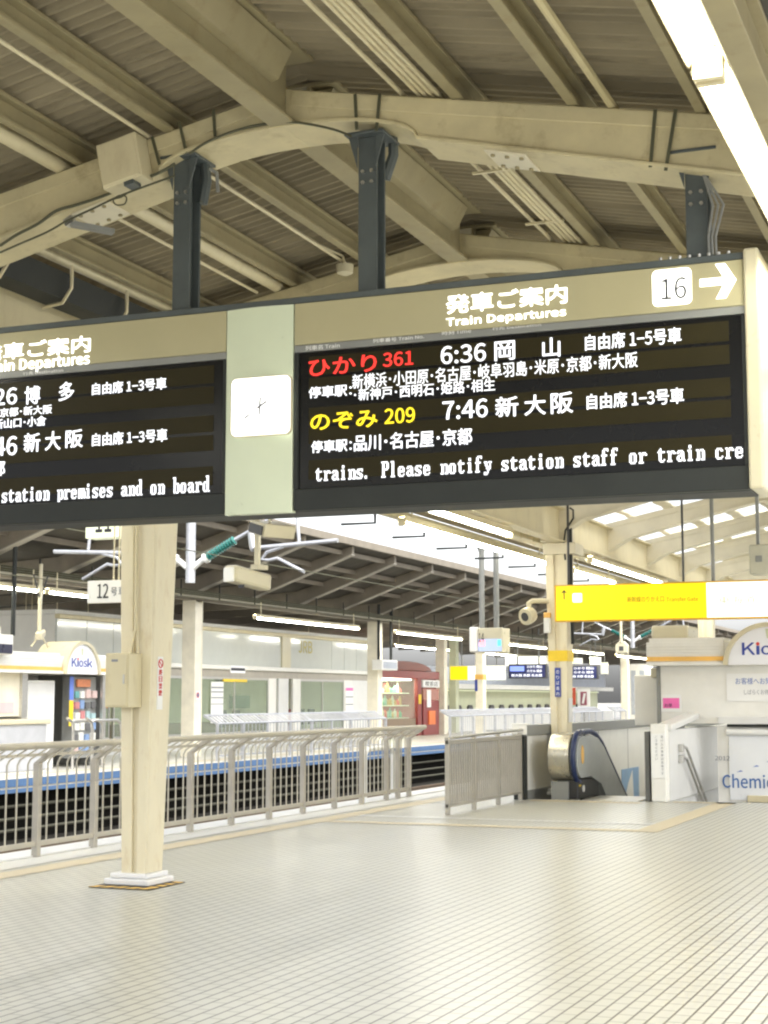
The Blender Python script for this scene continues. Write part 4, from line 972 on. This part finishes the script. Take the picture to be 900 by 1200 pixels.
t = thing('speaker_box', (-2.95, 20, 3.1), 'grey hanging box with small square grille at the right edge above the kiosk', 'speaker')
kb(-3.06, -2.78, 20, 20.3, 3.13, 3.5, 'case', mat('grey cream box', (.48, .46, .36), .5), t, bevel=.02); kb(-2.98, -2.9, 19.99, 19.998, 3.28, 3.36, 'grille', MIDGREY, t)
kb(-2.985, -2.945, 20.12, 20.16, 3.502, 5.3, 'pole', MIDGREY, t)

# ------------------------------------------------------------------ the opposite canopy
oc = thing('opposite_canopy', (-21.3, 60, 4.5), 'dark canopy over the opposite platform rising towards the tracks', 'canopy')
OX = -21.3
def oz(x): return 4.62 + .31 * (x - OX) if x > OX else 4.62 + .05 * (OX - x)
m = MB(); m.prism([(OX, 18, oz(OX) + .36), (-17.8, 18, oz(-17.8) + .36), (-17.8, 18, oz(-17.8) + .42), (OX, 18, oz(OX) + .42)], (0, 117, 0)); part('roof_sheet', m, DARKROOF, oc)
m = MB(); m.prism([(OX, 18, 4.98), (-31.5, 18, 4.38), (-31.5, 18, 4.44), (OX, 18, 5.04)], (0, 117, 0)); part('roof_sheet', m, DARKROOF, oc)
for k in range(32):
    y = 18.8 + 3.4 * k
    m = MB()
    m.prism([(OX, y, oz(OX) - .08), (-17.95, y, oz(-17.95) + .12), (-17.95, y, oz(-17.95) + .355), (OX, y, oz(OX) + .355)], (0, .16, 0))
    m.prism([(OX, y, 4.54), (-31, y, 4.16), (-31, y, 4.38), (OX, y, 4.97)], (0, .16, 0))
    b_ = part('roof_beam', m, OPPBEAM, oc)
    if k < 26:
        m = MB(); m.prism([(OX, y - .05, oz(OX) - .11), (-17.95, y - .05, oz(-17.95) + .09), (-17.95, y - .05, oz(-17.95) + .117), (OX, y - .05, oz(OX) - .083)], (0, .26, 0)); part('flange', m, OPPEDGE, b_)
for x in (-20.4, -19.3, -18.3):
    m = MB(); m.box(x - .05, x + .05, 18, 134, oz(x) + .22, oz(x) + .35); part('purlin', m, OPPBEAM, oc)
m = MB(); m.box(-17.88, -17.76, 18, 135, oz(-17.8) + .30, oz(-17.8) + .50); part('eave_gutter', m, OPPBEAM, oc)
m = MB(); m.box(OX - .12, OX + .12, 18, 135, 4.30, 4.52); part('girder', m, OPPBEAM, oc)
t = thing('cable_trough', (-20.9, 60, 4.35), 'long grey cable trough with hangers under the opposite canopy', 'cable trough')
m = MB(); m.box(-20.95, -20.65, 20, 130, 4.36, 4.50); part('trough', m, mat('dusty grey steel', (.33, .31, .26), .6, var=.2, scale=6), t)
m = MB()
for k in range(3): m.tube([(-20.6, 20, 4.38 + .05 * k), (-20.6, 130, 4.38 + .05 * k)], .02, 5)
part('cable', m, CABLE, t)
for k in range(40):
    m = MB(); y = 24 + 2.2 * k; m.box(-20.63, -20.60, y, y + .03, 4.3, 4.75); part('hanger', m, DKGREY, t)
def opp_pillar(x, y, label, w=.24, mm=None):
    t = thing('support_pillar', (x, y, 0), label, 'pillar', 'pillars of the opposite platform')
    m = MB(); m.box(x - w, x + w * .7, y - .22, y - .19, 0, 4.3); m.box(x - w, x + w * .7, y + .19, y + .22, 0, 4.3); m.box(x - .02, x + .02, y - .188, y + .188, 0, 4.3); m.box(x + w * .3, x + w * .65, y - .188, y + .188, 0, 4.25)
    part('shaft', m, mm or mat('opposite pillar paint', (.84, .79, .64), .4), t, bevel=.006); return t
p_ = opp_pillar(OX, 39.2, 'cream pillar in front of the left waiting room window')
m = MB(); m.box(OX + .171, OX + .176, 39.05, 39.3, 1.55, 1.8); sp_ = part('sticker', m, PAPER, p_)
m = MB(); m.prism([(OX + .178, 39.17 + .08 * math.cos(a), 1.68 + .08 * math.sin(a)) for a in [2 * math.pi * i / 14 for i in range(14)]], (.002, 0, 0)); part('red_disc', m, INKRED, sp_)
m = MB(); m.prism([(OX + .181, 39.17 + .05 * math.cos(a), 1.68 + .05 * math.sin(a)) for a in [2 * math.pi * i / 14 for i in range(14)]], (.002, 0, 0)); part('blue_disc', m, BLUE, sp_)
opp_pillar(OX, 52.75, 'cream pillar between the waiting room and the red shop')
opp_pillar(-24.0, 67.4, 'cream pillar right beside the red shop door')
opp_pillar(-24.6, 70.8, 'dull greenish pillar behind the yellow sign across the tracks', .2, GREENWALL)
p_ = opp_pillar(-21.8, 66.3, 'grey pillar with a thin orange band below the small boxed monitor', .2)
m = MB(); m.box(-22.02, -21.64, 66.06, 66.54, 2.40, 2.62); part('orange_band', m, ORANGE, p_)
m = MB(); m.box(-22.02, -21.9, 66.05, 66.06, 1.9, 2.4); part('blue_sign', m, NAVY, p_)
opp_pillar(-21.6, 93.0, 'far pillar seen in the gap between the banded pillar and the near kiosk')
opp_pillar(-22.2, 95.0, 'thin far pillar beside the one in the gap left of the near kiosk', .14)
opp_pillar(OX, 25.6, 'cream opposite pillar just outside the left edge of the picture')
# waiting room: upper panels, windows, lit inside
wr = thing('waiting_room', (-25.8, 49, 0), 'long glazed waiting room with white upper panels across the tracks', 'building')
WX = -24.0; WY0, WY1 = 36.5, 59.3
kb(-28.2, WX - .06, WY0, WY1, 3.86, 3.98, 'roof_slab', OFFWHITE, wr)
kb(WX - .08, WX + .10, WY0, WY1, 3.74, 3.86, 'cornice', CREAM, wr, bevel=.02)
kb(WX - .06, WX + .14, WY0, WY1, 2.52, 2.66, 'sill_band', OFFWHITE, wr, bevel=.02)
kb(WX - .06, WX, WY0, WY1, 2.28, 2.518, 'lintel', mat('grey brown lintel', (.38, .35, .30), .5), wr)
ys_ = [36.5, 38.0, 39.4, 40.9, 42.4, 44.6, 50.6, 51.3, 55.0, 56.2, 57.4, 59.3]
for a, b in zip(ys_, ys_[1:]):
    kb(WX - .06, WX, a + .015, b - .015, 2.665, 3.735, 'upper_panel', mat('gloss white panel', (.62, .64, .60), .12, var=.03), wr)
kb(WX + .001, WX + .06, 50.55, 51.25, 2.664, 3.738, 'panel_pier', CAPCREAM, wr)
lettering('JRB', at(350, 765, x=WX + .012), at(366, 752, x=WX + .012), Y, mat('gold lettering', (.45, .38, .08), .4), wr, .02)
kb(-28.2, -28.1, WY0, WY1, 0, 3.85, 'back_wall', INTERIOR, wr)
kb(-28.1, WX - .07, WY0, WY0 + .1, 0, 3.85, 'end_wall', OFFWHITE, wr); kb(-28.1, WX - .07, WY1 - .1, WY1, 0, 3.85, 'end_wall', OFFWHITE, wr)
kb(-28.1, WX - .07, WY0 + .1, WY1 - .1, 2.55, 2.62, 'ceiling', OFFWHITE, wr)
kb(WX - .08, WX, WY0, WY1, 0, .42, 'plinth', PALE, wr)
wins = [(36.6, 39.3), (39.5, 41.8), (42.0, 44.2), (44.5, 49.6), (52.2, 56.2)]
for a, b in wins:
    m = MB(); w = .06
    m.box(WX - .07, WX - .005, a, a + w, .42, 2.28); m.box(WX - .07, WX - .005, b - w, b, .42, 2.28); m.box(WX - .07, WX - .005, a + w, b - w, .42, .50); m.box(WX - .07, WX - .005, a + w, b - w, 2.20, 2.28)
    if b - a > 3: m.box(WX - .07, WX - .005, (a + b) / 2 - .03, (a + b) / 2 + .03, .50, 2.20)
    wf = part('window', m, STEEL, wr)
    kb(WX - .05, WX - .04, a + w, b - w, .50, 2.20, 'pane', PANEGLASS, wf)
for a, b, mm in ((41.8, 42.0, OFFWHITE), (44.2, 44.5, OFFWHITE), (49.6, 50.2, OFFWHITE), (50.4, 51.2, PALE), (51.6, 52.2, OFFWHITE), (56.2, 57.0, OFFWHITE), (57.0, 59.3, PALE)):
    kb(WX - .08, WX, a, b, .42, 2.28, 'mullion_panel', mm, wr)
for a, b in ((50.2, 50.4), (51.2, 51.6)): kb(WX - .3, WX - .2, a, b, .42, 2.28, 'gap_shade_slab', CHAR, wr)  # charcoal slabs paint the shade inside the gaps between panels
kb(WX - .02, WX + .02, 46.2, 47.9, 2.13, 2.22, 'yellow_strip', YELLOW, wr)
for k in range(5):
    lp = thing('ceiling_lamp', (-26, 38.5 + 4.4 * k, 2.5), 'ceiling lamp glowing inside the waiting room, number %d from the left' % (k + 1) if k else 'leftmost ceiling lamp glowing inside the waiting room', 'lamp', 'lamps inside the waiting room')
    kb(-26.15, -25.85, 38.2 + 4.4 * k, 40.6 + 4.4 * k, 2.50, 2.548, 'housing', WHITE, lp); kb(-26.12, -25.88, 38.23 + 4.4 * k, 40.57 + 4.4 * k, 2.47, 2.498, 'tube', ROOMLIT, lp)
for k, (a, b, z0, z1, mm) in enumerate(((37, 59, 0, .72, mat('brown counter', (.20, .15, .10), .5)), (43.4, 44.6, .72, 2.1, MIDGREY), (47.0, 47.3, .72, 2.5, CHAR), (48.6, 49.5, 1.2, 1.9, mat('olive board', (.2, .22, .1), .5)), (53.4, 53.7, .72, 2.5, CHAR), (54.6, 56.0, 1.2, 1.7, mat('green board', (.12, .25, .14), .5)), (40.2, 41.6, .9, 1.8, mat('olive board', (.2, .22, .1), .5)))):
    kb(-28.09, -27.9 if k else -27.3, a, b, z0 + .01, z1, 'interior_counter' if k == 0 else 'interior_panel', mm, wr)
ch_lab = ['leftmost dark chair back in the waiting room window', 'second dark chair back in the waiting room window', 'reddish chair seen in the right waiting room window', 'darker chair beside the reddish one in the right waiting room window', 'last chair in the right waiting room window']
for k, (y, mm) in enumerate(((47.6, CHAR), (48.6, CHAR), (53.0, RED), (53.9, CHAR), (54.8, CHAR))):
    c = thing('waiting_chair', (-24.9, y, 0), ch_lab[k], 'chair', 'chairs in the waiting room')
    kb(-25.2, -24.75, y - .24, y + .24, .40, .46, 'seat', mm, c, bevel=.02); kb(-24.78, -24.70, y - .26, y + .26, .62, 1.2, 'backrest', mm, c, bevel=.03); kb(-25.0, -24.9, y - .05, y + .05, .0, .39, 'leg', STEEL, c)
    kb(-24.76, -24.72, y - .04, y + .04, .40, .64, 'bracket', STEEL, c)
def notice(x, y0, y1, z0, z1, lab, bands=(), face=PAPER, lines=6):
    t = thing('notice', (x, (y0 + y1) / 2, z0), lab, 'notice')
    s = kb(x, x + .012, y0, y1, z0, z1, 'sheet', face, t)
    for f0, f1, mm in bands: kb(x + .0125, x + .015, y0 + .02, y1 - .02, z0 + (z1 - z0) * f0, z0 + (z1 - z0) * f1, 'print', mm, s)
    return t
notice(WX + .005, 45.35, 46.2, .80, 2.12, 'tall white notice in the waiting room window by the first pillar', ((.84, .88, INKGREY), (.74, .77, INKGREY), (.6, .63, INKGREY), (.45, .47, INKGREY)))
notice(WX + .012, 56.3, 57.05, .62, 2.05, 'tall white notice with a pink heading near the red shop', ((.88, .96, PINK), (.7, .73, INKGREY), (.5, .53, INKGREY)))
notice(OX + .9, 39.7, 40.6, 2.30, 2.50, 'small white plate at the right side of the first opposite pillar', ((.3, .7, INK),))
notice(WX + .16, 35.3, 38.9, 1.32, 1.42, 'thin orange red strip beside the far kiosk', face=mat('orange print', (.8, .2, .05), .5))
# red shop
rs = thing('red_shop', (-25.5, 63, 0), 'dark red shop with barrel roof and bright shelves across the tracks', 'shop')
SX = -24.0
kb(-27.5, -27.4, 59.4, 66.9, 0, 2.6, 'back_wall', mat('warm shop wall', (.34, .30, .2), .6), rs)
kb(-27.4, SX - .1, 66.8, 66.9, 0, 2.6, 'side_wall', RED, rs)
kb(-27.4, SX + .02, 59.6, 66.95, 2.42, 2.75, 'lintel', RED, rs, bevel=.02)
kb(SX - .10, SX, 59.6, 64.0, 0, .75, 'base_panel', mat('shop base', (.25, .18, .12), .5), rs)
m = MB(); n = 14
arc = [(0, 62.6 + 3.1 * math.cos(math.pi * i / n), 2.76 + .38 * math.sin(math.pi * i / n)) for i in range(n + 1)]
m.prism([(-27.4, y, z) for _, y, z in arc], (3.5, 0, 0)); part('barrel_roof', m, REDROOF, rs)
kb(SX - .12, SX + .06, 64.1, 64.55, 0, 2.42, 'door_post', RED, rs, bevel=.01)
kb(SX - .12, SX + .02, 64.9, 66.9, 0, 1.5, 'door', RED, rs, bevel=.01)
kb(SX - .12, SX + .02, 64.9, 66.9, 1.52, 2.0, 'upper_door', mat('shop glazing', (.45, .2, .15), .2), rs)
kb(SX - .13, SX - .05, 64.55, 64.9, 0, 2.42, 'dark_jamb', CHAR, rs)
sb = kb(SX - .10, SX + .07, 64.75, 66.85, 2.06, 2.38, 'sign_board', PAPER, rs, bevel=.01)
lettering('喫茶店', (SX + .073, 65.0, 2.11), (SX + .073, 66.6, 2.32), Y, INK, sb, .01)
dp = kb(SX - .12, SX + .07, 65.5, 66.3, .45, 1.05, 'door_poster', mat('orange print', (.8, .2, .05), .5), rs)
kb(SX + .03, SX + .04, 65.3, 65.8, 1.2, 1.95, 'menu_board', PAPER, rs)
kb(SX + .065, SX + .075, 64.18, 64.48, 1.35, 1.75, 'yellow_sticker', YELLOW, rs)
kb(-27.3, -24.2, 60.0, 64.0, 2.35, 2.40, 'lit_ceiling', ROOMLIT, rs)
kb(-24.08, -24.07, 59.65, 64.08, .76, 2.41, 'window_pane', PANEGLASS, rs)
ds = thing('shop_shelf', (-24.6, 61.8, 0), 'shelves of bottles and packets glowing in the red shop window', 'shelf')
for k in range(3): kb(-25.0, -24.3, 59.8, 64.0, .74 + .52 * k, .78 + .52 * k, 'shelf_board', OFFWHITE, ds)
gcol = [mat('bottle green', (.10, .35, .2), .3), mat('bottle white', (.5, .5, .44), .4), mat('bottle amber', (.45, .25, .05), .3), mat('bottle aqua', (.2, .36, .33), .3), INKRED]
for k in range(3):
    for q in range(14):
        y = 59.9 + .29 * q; hgt = random.uniform(.2, .42); r_ = random.uniform(.06, .1); m = MB(); z0 = .782 + .52 * k
        m.tube([(-24.6, y, z0), (-24.6, y, z0 + hgt * .65), (-24.6, y, z0 + hgt * .8), (-24.6, y, z0 + hgt)], [r_, r_, r_ * .4, r_ * .4], 8)
        part('bottle', m, random.choice(gcol), ds, smooth=True)
# glazed hall further along with a row of seat backs, signs and boards
hl = thing('waiting_hall', (-26.5, 84, 0), 'low pale green hall with a row of small dark seat backs far across the tracks', 'building')
kb(-28, -25.0, 67.9, 104, 2.05, 2.28, 'roof_edge', OFFWHITE, hl); kb(-26.2, -26.1, 67.9, 104, 0, 2.04, 'wall', GREENWALL, hl)
kb(-26.1, -25.05, 67.9, 104, 0, .75, 'counter', OFFWHITE, hl)
kb(-26.05, -26.0, 67.9, 104, 1.95, 2.0, 'light_strip', SIGNG, hl)
for k in range(16):
    y = 70.2 + 1.75 * k; m = MB(); m.prism([(-25.6, y, .75), (-25.6, y + .8, .75), (-25.6, y + .75, 1.15), (-25.6, y + .6, 1.25), (-25.6, y + .2, 1.25), (-25.6, y + .05, 1.15)], (.1, 0, 0)); part('seat_back', m, CHAR, hl)
kb(-33, -29, 67, 118, 2.4, 3.3, 'far_screen', mat('hazy blue glass', (.5, .55, .66), .4), hl)
t = thing('direction_sign', (-22.3, 70, 2.5), 'backlit yellow and white sign hanging far across the tracks', 'sign')
kb(-24.55, -21.9, 70, 70.2, 2.42, 3.08, 'case', OFFWHITE, t); 
kb(-24.53, -23.68, 69.985, 69.998, 2.44, 3.06, 'yellow_face', SIGNY, t); kb(-23.66, -21.92, 69.985, 69.998, 2.44, 3.06, 'white_face', SIGNW, t)
for x in (-24.0, -22.3): 
    m = MB(); m.tube([(x, 70.1, 3.08), (x, 70.1, 4.9)], .03, 6); part('rod', m, MIDGREY, t)
t = thing('lit_sign', (-21.7, 79, 2.9), 'large overexposed white lit sign behind the yellow and white one', 'sign')
pa, pb = at(592, 781, y=82), at(641, 768, y=82); kb(pa.x, pb.x, 82, 82.2, pa.z, pb.z, 'case', OFFWHITE, t); kb(pa.x + .05, pb.x - .05, 81.985, 81.998, pa.z + .05, pb.z - .05, 'face', SIGNW, t)
for x in (pa.x + .5, pb.x - .5): 
    m = MB(); m.tube([(x, 82.1, pb.z), (x, 82.1, 4.9)], .03, 6); part('rod', m, MIDGREY, t)
def far_board(y, a, b, label, blue_to):
    t = thing('departure_board', (at(*a, y=y).x, y, at(*a, y=y).z), label, 'departure board')
    p, q = at(*a, y=y), at(*b, y=y)
    kb(p.x, q.x, y, y + .3, p.z, q.z, 'case', CHAR, t)
    f = kb(p.x + .05, q.x - .05, y - .012, y - .002, p.z + .05, q.z - .05, 'screen', mat('board blue', (.03, .04, .16), .3), t)
    hh = (q.z - p.z)
    if blue_to: kb(p.x + .08, p.x + (q.x - p.x) * blue_to, y - .02, y - .013, p.z + hh * .5, q.z - .1, 'blue_field', BLUELED, f)
    for r_ in range(3):
        xx = p.x + .15 + ((q.x - p.x) * blue_to if r_ and blue_to else 0)
        lettering(['新大阪 京都 名古屋', 'のぞみ 博多', 'ひかり 岡山'][r_], (xx, y - .022, p.z + hh * (.12 + .30 * r_)), (q.x - .2, y - .022, p.z + hh * (.30 + .30 * r_)), X, LEDW, f, .02)
    for x in (p.x + .4, q.x - .4):
        m = MB(); m.tube([(x, y + .15, q.z), (x, y + .15, 4.9)], .04, 6); part('rod', m, MIDGREY, t)
far_board(73, (596, 795), (640, 778), 'small dark far board with a blue field left of the banded pillar', .42)
far_board(82, (661, 796), (700, 780), 'small dark far board right of the banded pillar', .22)
for (y, a, b, lab) in ((81, (669, 778), (682, 771), 'small bright sign above the far board, left one of the pair'), (80.5, (691, 779), (704, 770), 'small bright sign above the far board, right one of the pair'), (88, (704, 790), (712, 776), 'pale square sign right of the far board')):
    p, q = at(*a, y=y), at(*b, y=y); t = thing('lit_sign', (p.x, y, p.z), lab, 'sign', 'small lit signs over the far board')
    kb(p.x, q.x, y, y + .12, p.z, q.z, 'case', OFFWHITE, t); kb(p.x + .03, q.x - .03, y - .01, y - .001, p.z + .03, q.z - .03, 'face', SIGNG, t)
    m = MB(); m.tube([((p.x + q.x) / 2, y + .06, q.z), ((p.x + q.x) / 2, y + .06, 4.9)], .03, 6); part('rod', m, MIDGREY, t)
for (a, b, lab, mm, fr_m) in (((663, 826), (674, 806), 'plain red poster far across the tracks', mat('red print', (.62, .10, .05), .5), None), ((677, 830), (691, 807), 'dark red poster in a white frame far across the tracks', mat('maroon print', (.30, .08, .12), .5), PAPER)):
    y = 92; p, q = at(*a, y=y), at(*b, y=y); t = thing('poster', (p.x, y, p.z), lab, 'poster')
    kb(p.x, q.x, y, y + .1, p.z, q.z, 'frame', fr_m or mm, t); k_ = .18 if fr_m else .05
    f = kb(p.x + k_, q.x - k_, y - .02, y - .002, p.z + k_, q.z - k_, 'print', mm, t)
    m = MB(); a1 = Vector(((p.x + q.x) / 2, y - .025, (p.z + q.z) / 2)); m.prism([a1 + Vector((-.12, 0, -.3)), a1 + Vector((.02, 0, -.3)), a1 + Vector((.14, 0, .3)), a1 + Vector((0, 0, .3))], (0, .004, 0)); part('white_mark', m, PAPER, f)
    kb((p.x + q.x) / 2 - .05, (p.x + q.x) / 2 + .05, y + .02, y + .08, 0, p.z, 'leg', MIDGREY, t)
t = thing('glass_booth', (-20.5, 96, 0), 'pale booth with upright dark glazing between the far pillars and the near kiosk', 'booth')
p, q = at(728, 835, y=96), at(757, 778, y=96)
kb(p.x, q.x, 96, 98, 0, q.z, 'body', OFFWHITE, t)
for k in range(3):
    w = (q.x - p.x) / 3; kb(p.x + w * k + .12, p.x + w * (k + 1) - .12, 95.98, 95.998, .6, q.z - .4, 'pane', mat('grey glazing', (.42, .45, .5), .2), t)
# fences of the opposite platform, seen from behind
def opp_fence(y0, y1, label, bright):
    x = -18.95; t = thing('platform_fence', (x, (y0 + y1) / 2, 0), label, 'fence', 'fences of the opposite platform')
    mm = GALV
    m = MB(); m.tube([(x - .38, y0, 1.16), (x - .38, y1, 1.16)], .03, 6); m.tube([(x, y0, .95), (x, y1, .95)], .028, 6); part('top_rail', m, mm, t)
    m = MB(); m.box(x - .02, x + .02, y0, y1, .12, .16); part('bottom_rail', m, mm, t)
    n = max(2, int((y1 - y0) / 1.3))
    for k in range(n + 1):
        y = y0 + (y1 - y0) * k / n; m = MB(); m.box(x - .03, x + .03, y - .03, y + .03, 0, .95); m.bar((x, y, .94), (x - .38, y, 1.15), .05, .05); part('post', m, mm, t)
    m = MB(); k = y0
    while k < y1:
        m.bar((x, k, .15), (x, k, .95), .016, .016, up=(1, 0, 0)); m.bar((x, k, .95), (x - .38, k + .1, 1.15), .07, .02); k += .22
    part('bar_panel', m, mm, t)
opp_fence(36.2, 47.8, 'opposite platform fence in front of the waiting room windows', 0)
opp_fence(54.0, 68.5, 'opposite platform fence right of the red shop', 1)
opp_fence(69.8, 76.5, 'short opposite fence right behind the banded pillar', 1)
opp_fence(79.0, 81.5, 'shortest opposite fence beside the far pillars', 1)
opp_fence(85.0, 92.0, 'farthest opposite fence, left of the near kiosk', 1)
# lamps of the opposite platform
for (ya, yb, lab) in ((20.0, 28.3, 'opposite platform lamp at the left picture edge'), (28.5, 30.6, 'opposite platform lamp left of the hanging 12 sign, nearer half'), (30.75, 34.6, 'opposite platform lamp running behind the hanging 12 sign'), (41.4, 49.2, 'opposite platform lamp above the white waiting room panels'), (52.6, 59.8, 'opposite platform lamp above the red shop'), (63.6, 72.0, 'opposite platform lamp behind the small boxed monitor'), (75.5, 83.0, 'opposite platform lamp just right of the banded pillar'), (86.0, 98, 'farthest opposite platform lamp, left of the near kiosk')):
    lamp(-20.5, ya, 3.93 if ya > 35 else 4.02, yb - ya, lab, True, 'fluorescent lamps of the opposite platform', rods=.45)
for (ya, yb, lab) in ((38.3, 39.4, 'short lamp behind the far kiosk, left one'), (39.9, 42.4, 'lamp behind the far kiosk, under the 12 sign'), (58, 66, 'second row lamp above the roof of the red shop'), (68, 76, 'second row lamp above the far lit signs'), (80, 92, 'second row lamp far behind the boards')):
    lamp(-26.5, ya, 4.0, yb - ya, lab, True, 'rear lamps of the opposite platform', rods=.9)
# devices on the opposite platform
t = thing('security_camera', (-20.2, 29.8, 2.8), 'cream camera on a ceiling pole above the far kiosk', 'camera')
c = at(46, 745, x=-20.2)
m = MB(); m.tube([c + Vector((0, 0, .08)), c + Vector((0, 0, 1.6))], .045, 8); part('pole', m, CAPCREAM, t)
m = MB(); m.bar(c + Vector((.15, -.25, -.03)), c + Vector((-.1, .25, .08)), .17, .15); part('housing', m, CAPCREAM, t, bevel=.03)
m = MB(); m.tube([c + Vector((0, -.3, -.25)), c + Vector((0, -.1, -.08)), c + Vector((0, .15, -.06)), c + Vector((0, .35, -.25))], .02, 6); part('cable', m, CAPCREAM, t)
for s in (-1, 1):
    m = MB(); m.tube([c + Vector((0, 0, .8)), c + Vector((0, s * .28, 1.35))], .02, 6); part('stay', m, CHAR, t)
t = thing('hanging_display', (-20.4, 28.4, 2.7), 'dark blue display box on a dark post at the left picture edge', 'display')
a, b = at(-14, 766, x=-20.1), at(16, 744, x=-20.1)
kb(-20.4, -20.1, a.y, b.y, a.z, b.z, 'case', OFFWHITE, t, bevel=.02); kb(-20.098, -20.09, a.y, b.y - .04, a.z + .02, a.z + .22, 'screen', mat('navy screen', (.03, .03, .06), .3), t)
m = MB(); c = at(15, 745, x=-20.3); m.tube([c, Vector((c.x, c.y, 5.0))], .05, 8); part('post', m, DKGREY, t)
t = thing('rack_cabinet', (-22.0, 30, 2.6), 'cream slatted cabinet standing on the far kiosk roof', 'cabinet')
kb(-22.3, -21.9, 30.4, 31.0, 2.63, 3.25, 'case', OFFWHITE, t, bevel=.02)
for k in range(5): kb(-21.898, -21.88, 30.45, 30.7, 2.7 + .1 * k, 2.75 + .1 * k, 'slat', MIDGREY, t)
t = thing('display_monitor', (-21.0, 53.5, 2.9), 'small grey monitor hung by two rods in front of the red shop roof', 'monitor')
a, b = at(448, 785, x=-20.8), at(466, 774, x=-20.8)
kb(-21.2, -20.8, a.y, b.y, a.z, b.z, 'case', OFFWHITE, t, bevel=.02); kb(-20.798, -20.79, a.y + .1, b.y - .1, a.z + .06, b.z - .06, 'screen', mat('grey glazing', (.42, .45, .5), .2), t)
for y in (a.y + .15, b.y - .15):
    m = MB(); m.tube([(-21, y, b.z), (-21, y, 4.9)], .05, 6); part('rod', m, DKGREY, t)
for (px, y1, yb, lab, xx) in ((728, 720, 762, 'cream camera on a long rod between the yellow sign and the near kiosk', -13.0),):
    c = at(px, yb - 4, x=xx); t = thing('security_camera', tuple(c), lab, 'camera')
    m = MB(); m.tube([c + Vector((0, 0, .15)), c + Vector((0, 0, 2.2))], .05, 8); part('rod', m, CAPCREAM, t)
    m = MB(); m.prism([c + Vector((-.2, 0, -.22)), c + Vector((.2, 0, -.22)), c + Vector((.22, 0, .05)), c + Vector((.08, 0, .2)), c + Vector((-.08, 0, .2)), c + Vector((-.22, 0, .05))], (0, .3, 0)); part('housing', m, CAPCREAM, t, bevel=.02)
    m = MB(); m.box(c.x - .08, c.x + .08, c.y - .012, c.y - .002, c.z - .14, c.z + .02); part('lens', m, CHAR, t)

# ------------------------------------------------------------------ overhead line gear above the tracks
def catenary(y, M0, label, fold=1):
    """drop tube with two inclined insulators and registration pipes, around x = M0"""
    t = thing('catenary_support', (M0, y, 3.5), label, 'catenary support', 'overhead line supports above the tracks')
    o = Vector((M0, y, 0))
    def T_(pts, r, mm, name, **k):
        m = MB(); m.tube([o + Vector((a, 0, b)) for a, b in pts], r, 10); return part(name, m, mm, t, smooth=True)
    T_([(0, 6.2), (0, 3.56)], .085, GALV, 'drop_tube')
    for s in (-1, 1):
        T_([(s * .06, 3.82), (s * .22, 3.94), (s * .28, 3.96)], .05, WHITE, 'end_fitting')
        p0, p1 = Vector((s * .28, 0, 3.97)), Vector((s * .85, 0, 4.27)); path = []; rad = []
        for i in range(25):
            path.append(o + p0.lerp(p1, i / 24)); rad.append(.085 if i % 2 else .05)
        m = MB(); m.tube(path, rad, 12); part('insulator', m, TEAL, t, smooth=True)
        T_([(s * .27, 3.96), (s * .33, 3.99)], .09, WHITE, 'cap')
        T_([(s * .85, 4.27), (s * 1.25, 4.46), (s * 2.6, 5.2)], .035, GALV, 'stay_tube')
        T_([(s * 1.15, 4.40), (s * 1.2, 4.12), (s * 1.22, 4.10)], .07, GALV, 'clamp')
        T_([(s * 1.15, 4.11), (s * 2.75, 4.19)], .038, GALV, 'registration_tube')
        T_([(s * 2.0, 4.7), (s * 2.05, 4.15)], .03, GALV, 'steady_tube')
        T_([(s * 1.75, 4.12), (s * 1.45, 4.04), (s * 1.35, 3.92), (s * 1.5, 3.90), (s * 1.65, 3.93), (s * 2.15, 3.68)], .03, GALV, 'steady_arm')
    return t
catenary(24.0, -13.12, 'nearer galvanised drop tube with teal insulators right of the large pillar')
catenary(62.0, -14.1, 'distant drop tube with teal insulators under the yellow sign')
for (x, z, lab) in ((-10.6, 4.05, 'thin contact wire over the near track'), (-15.5, 4.05, 'thin contact wire over the far track')):
    m = MB(); m.tube([(x, 5, z - .42), (x, 130, z - .42)], .008, 5); single('contact_wire', m, CABLE, lab, 'wire')
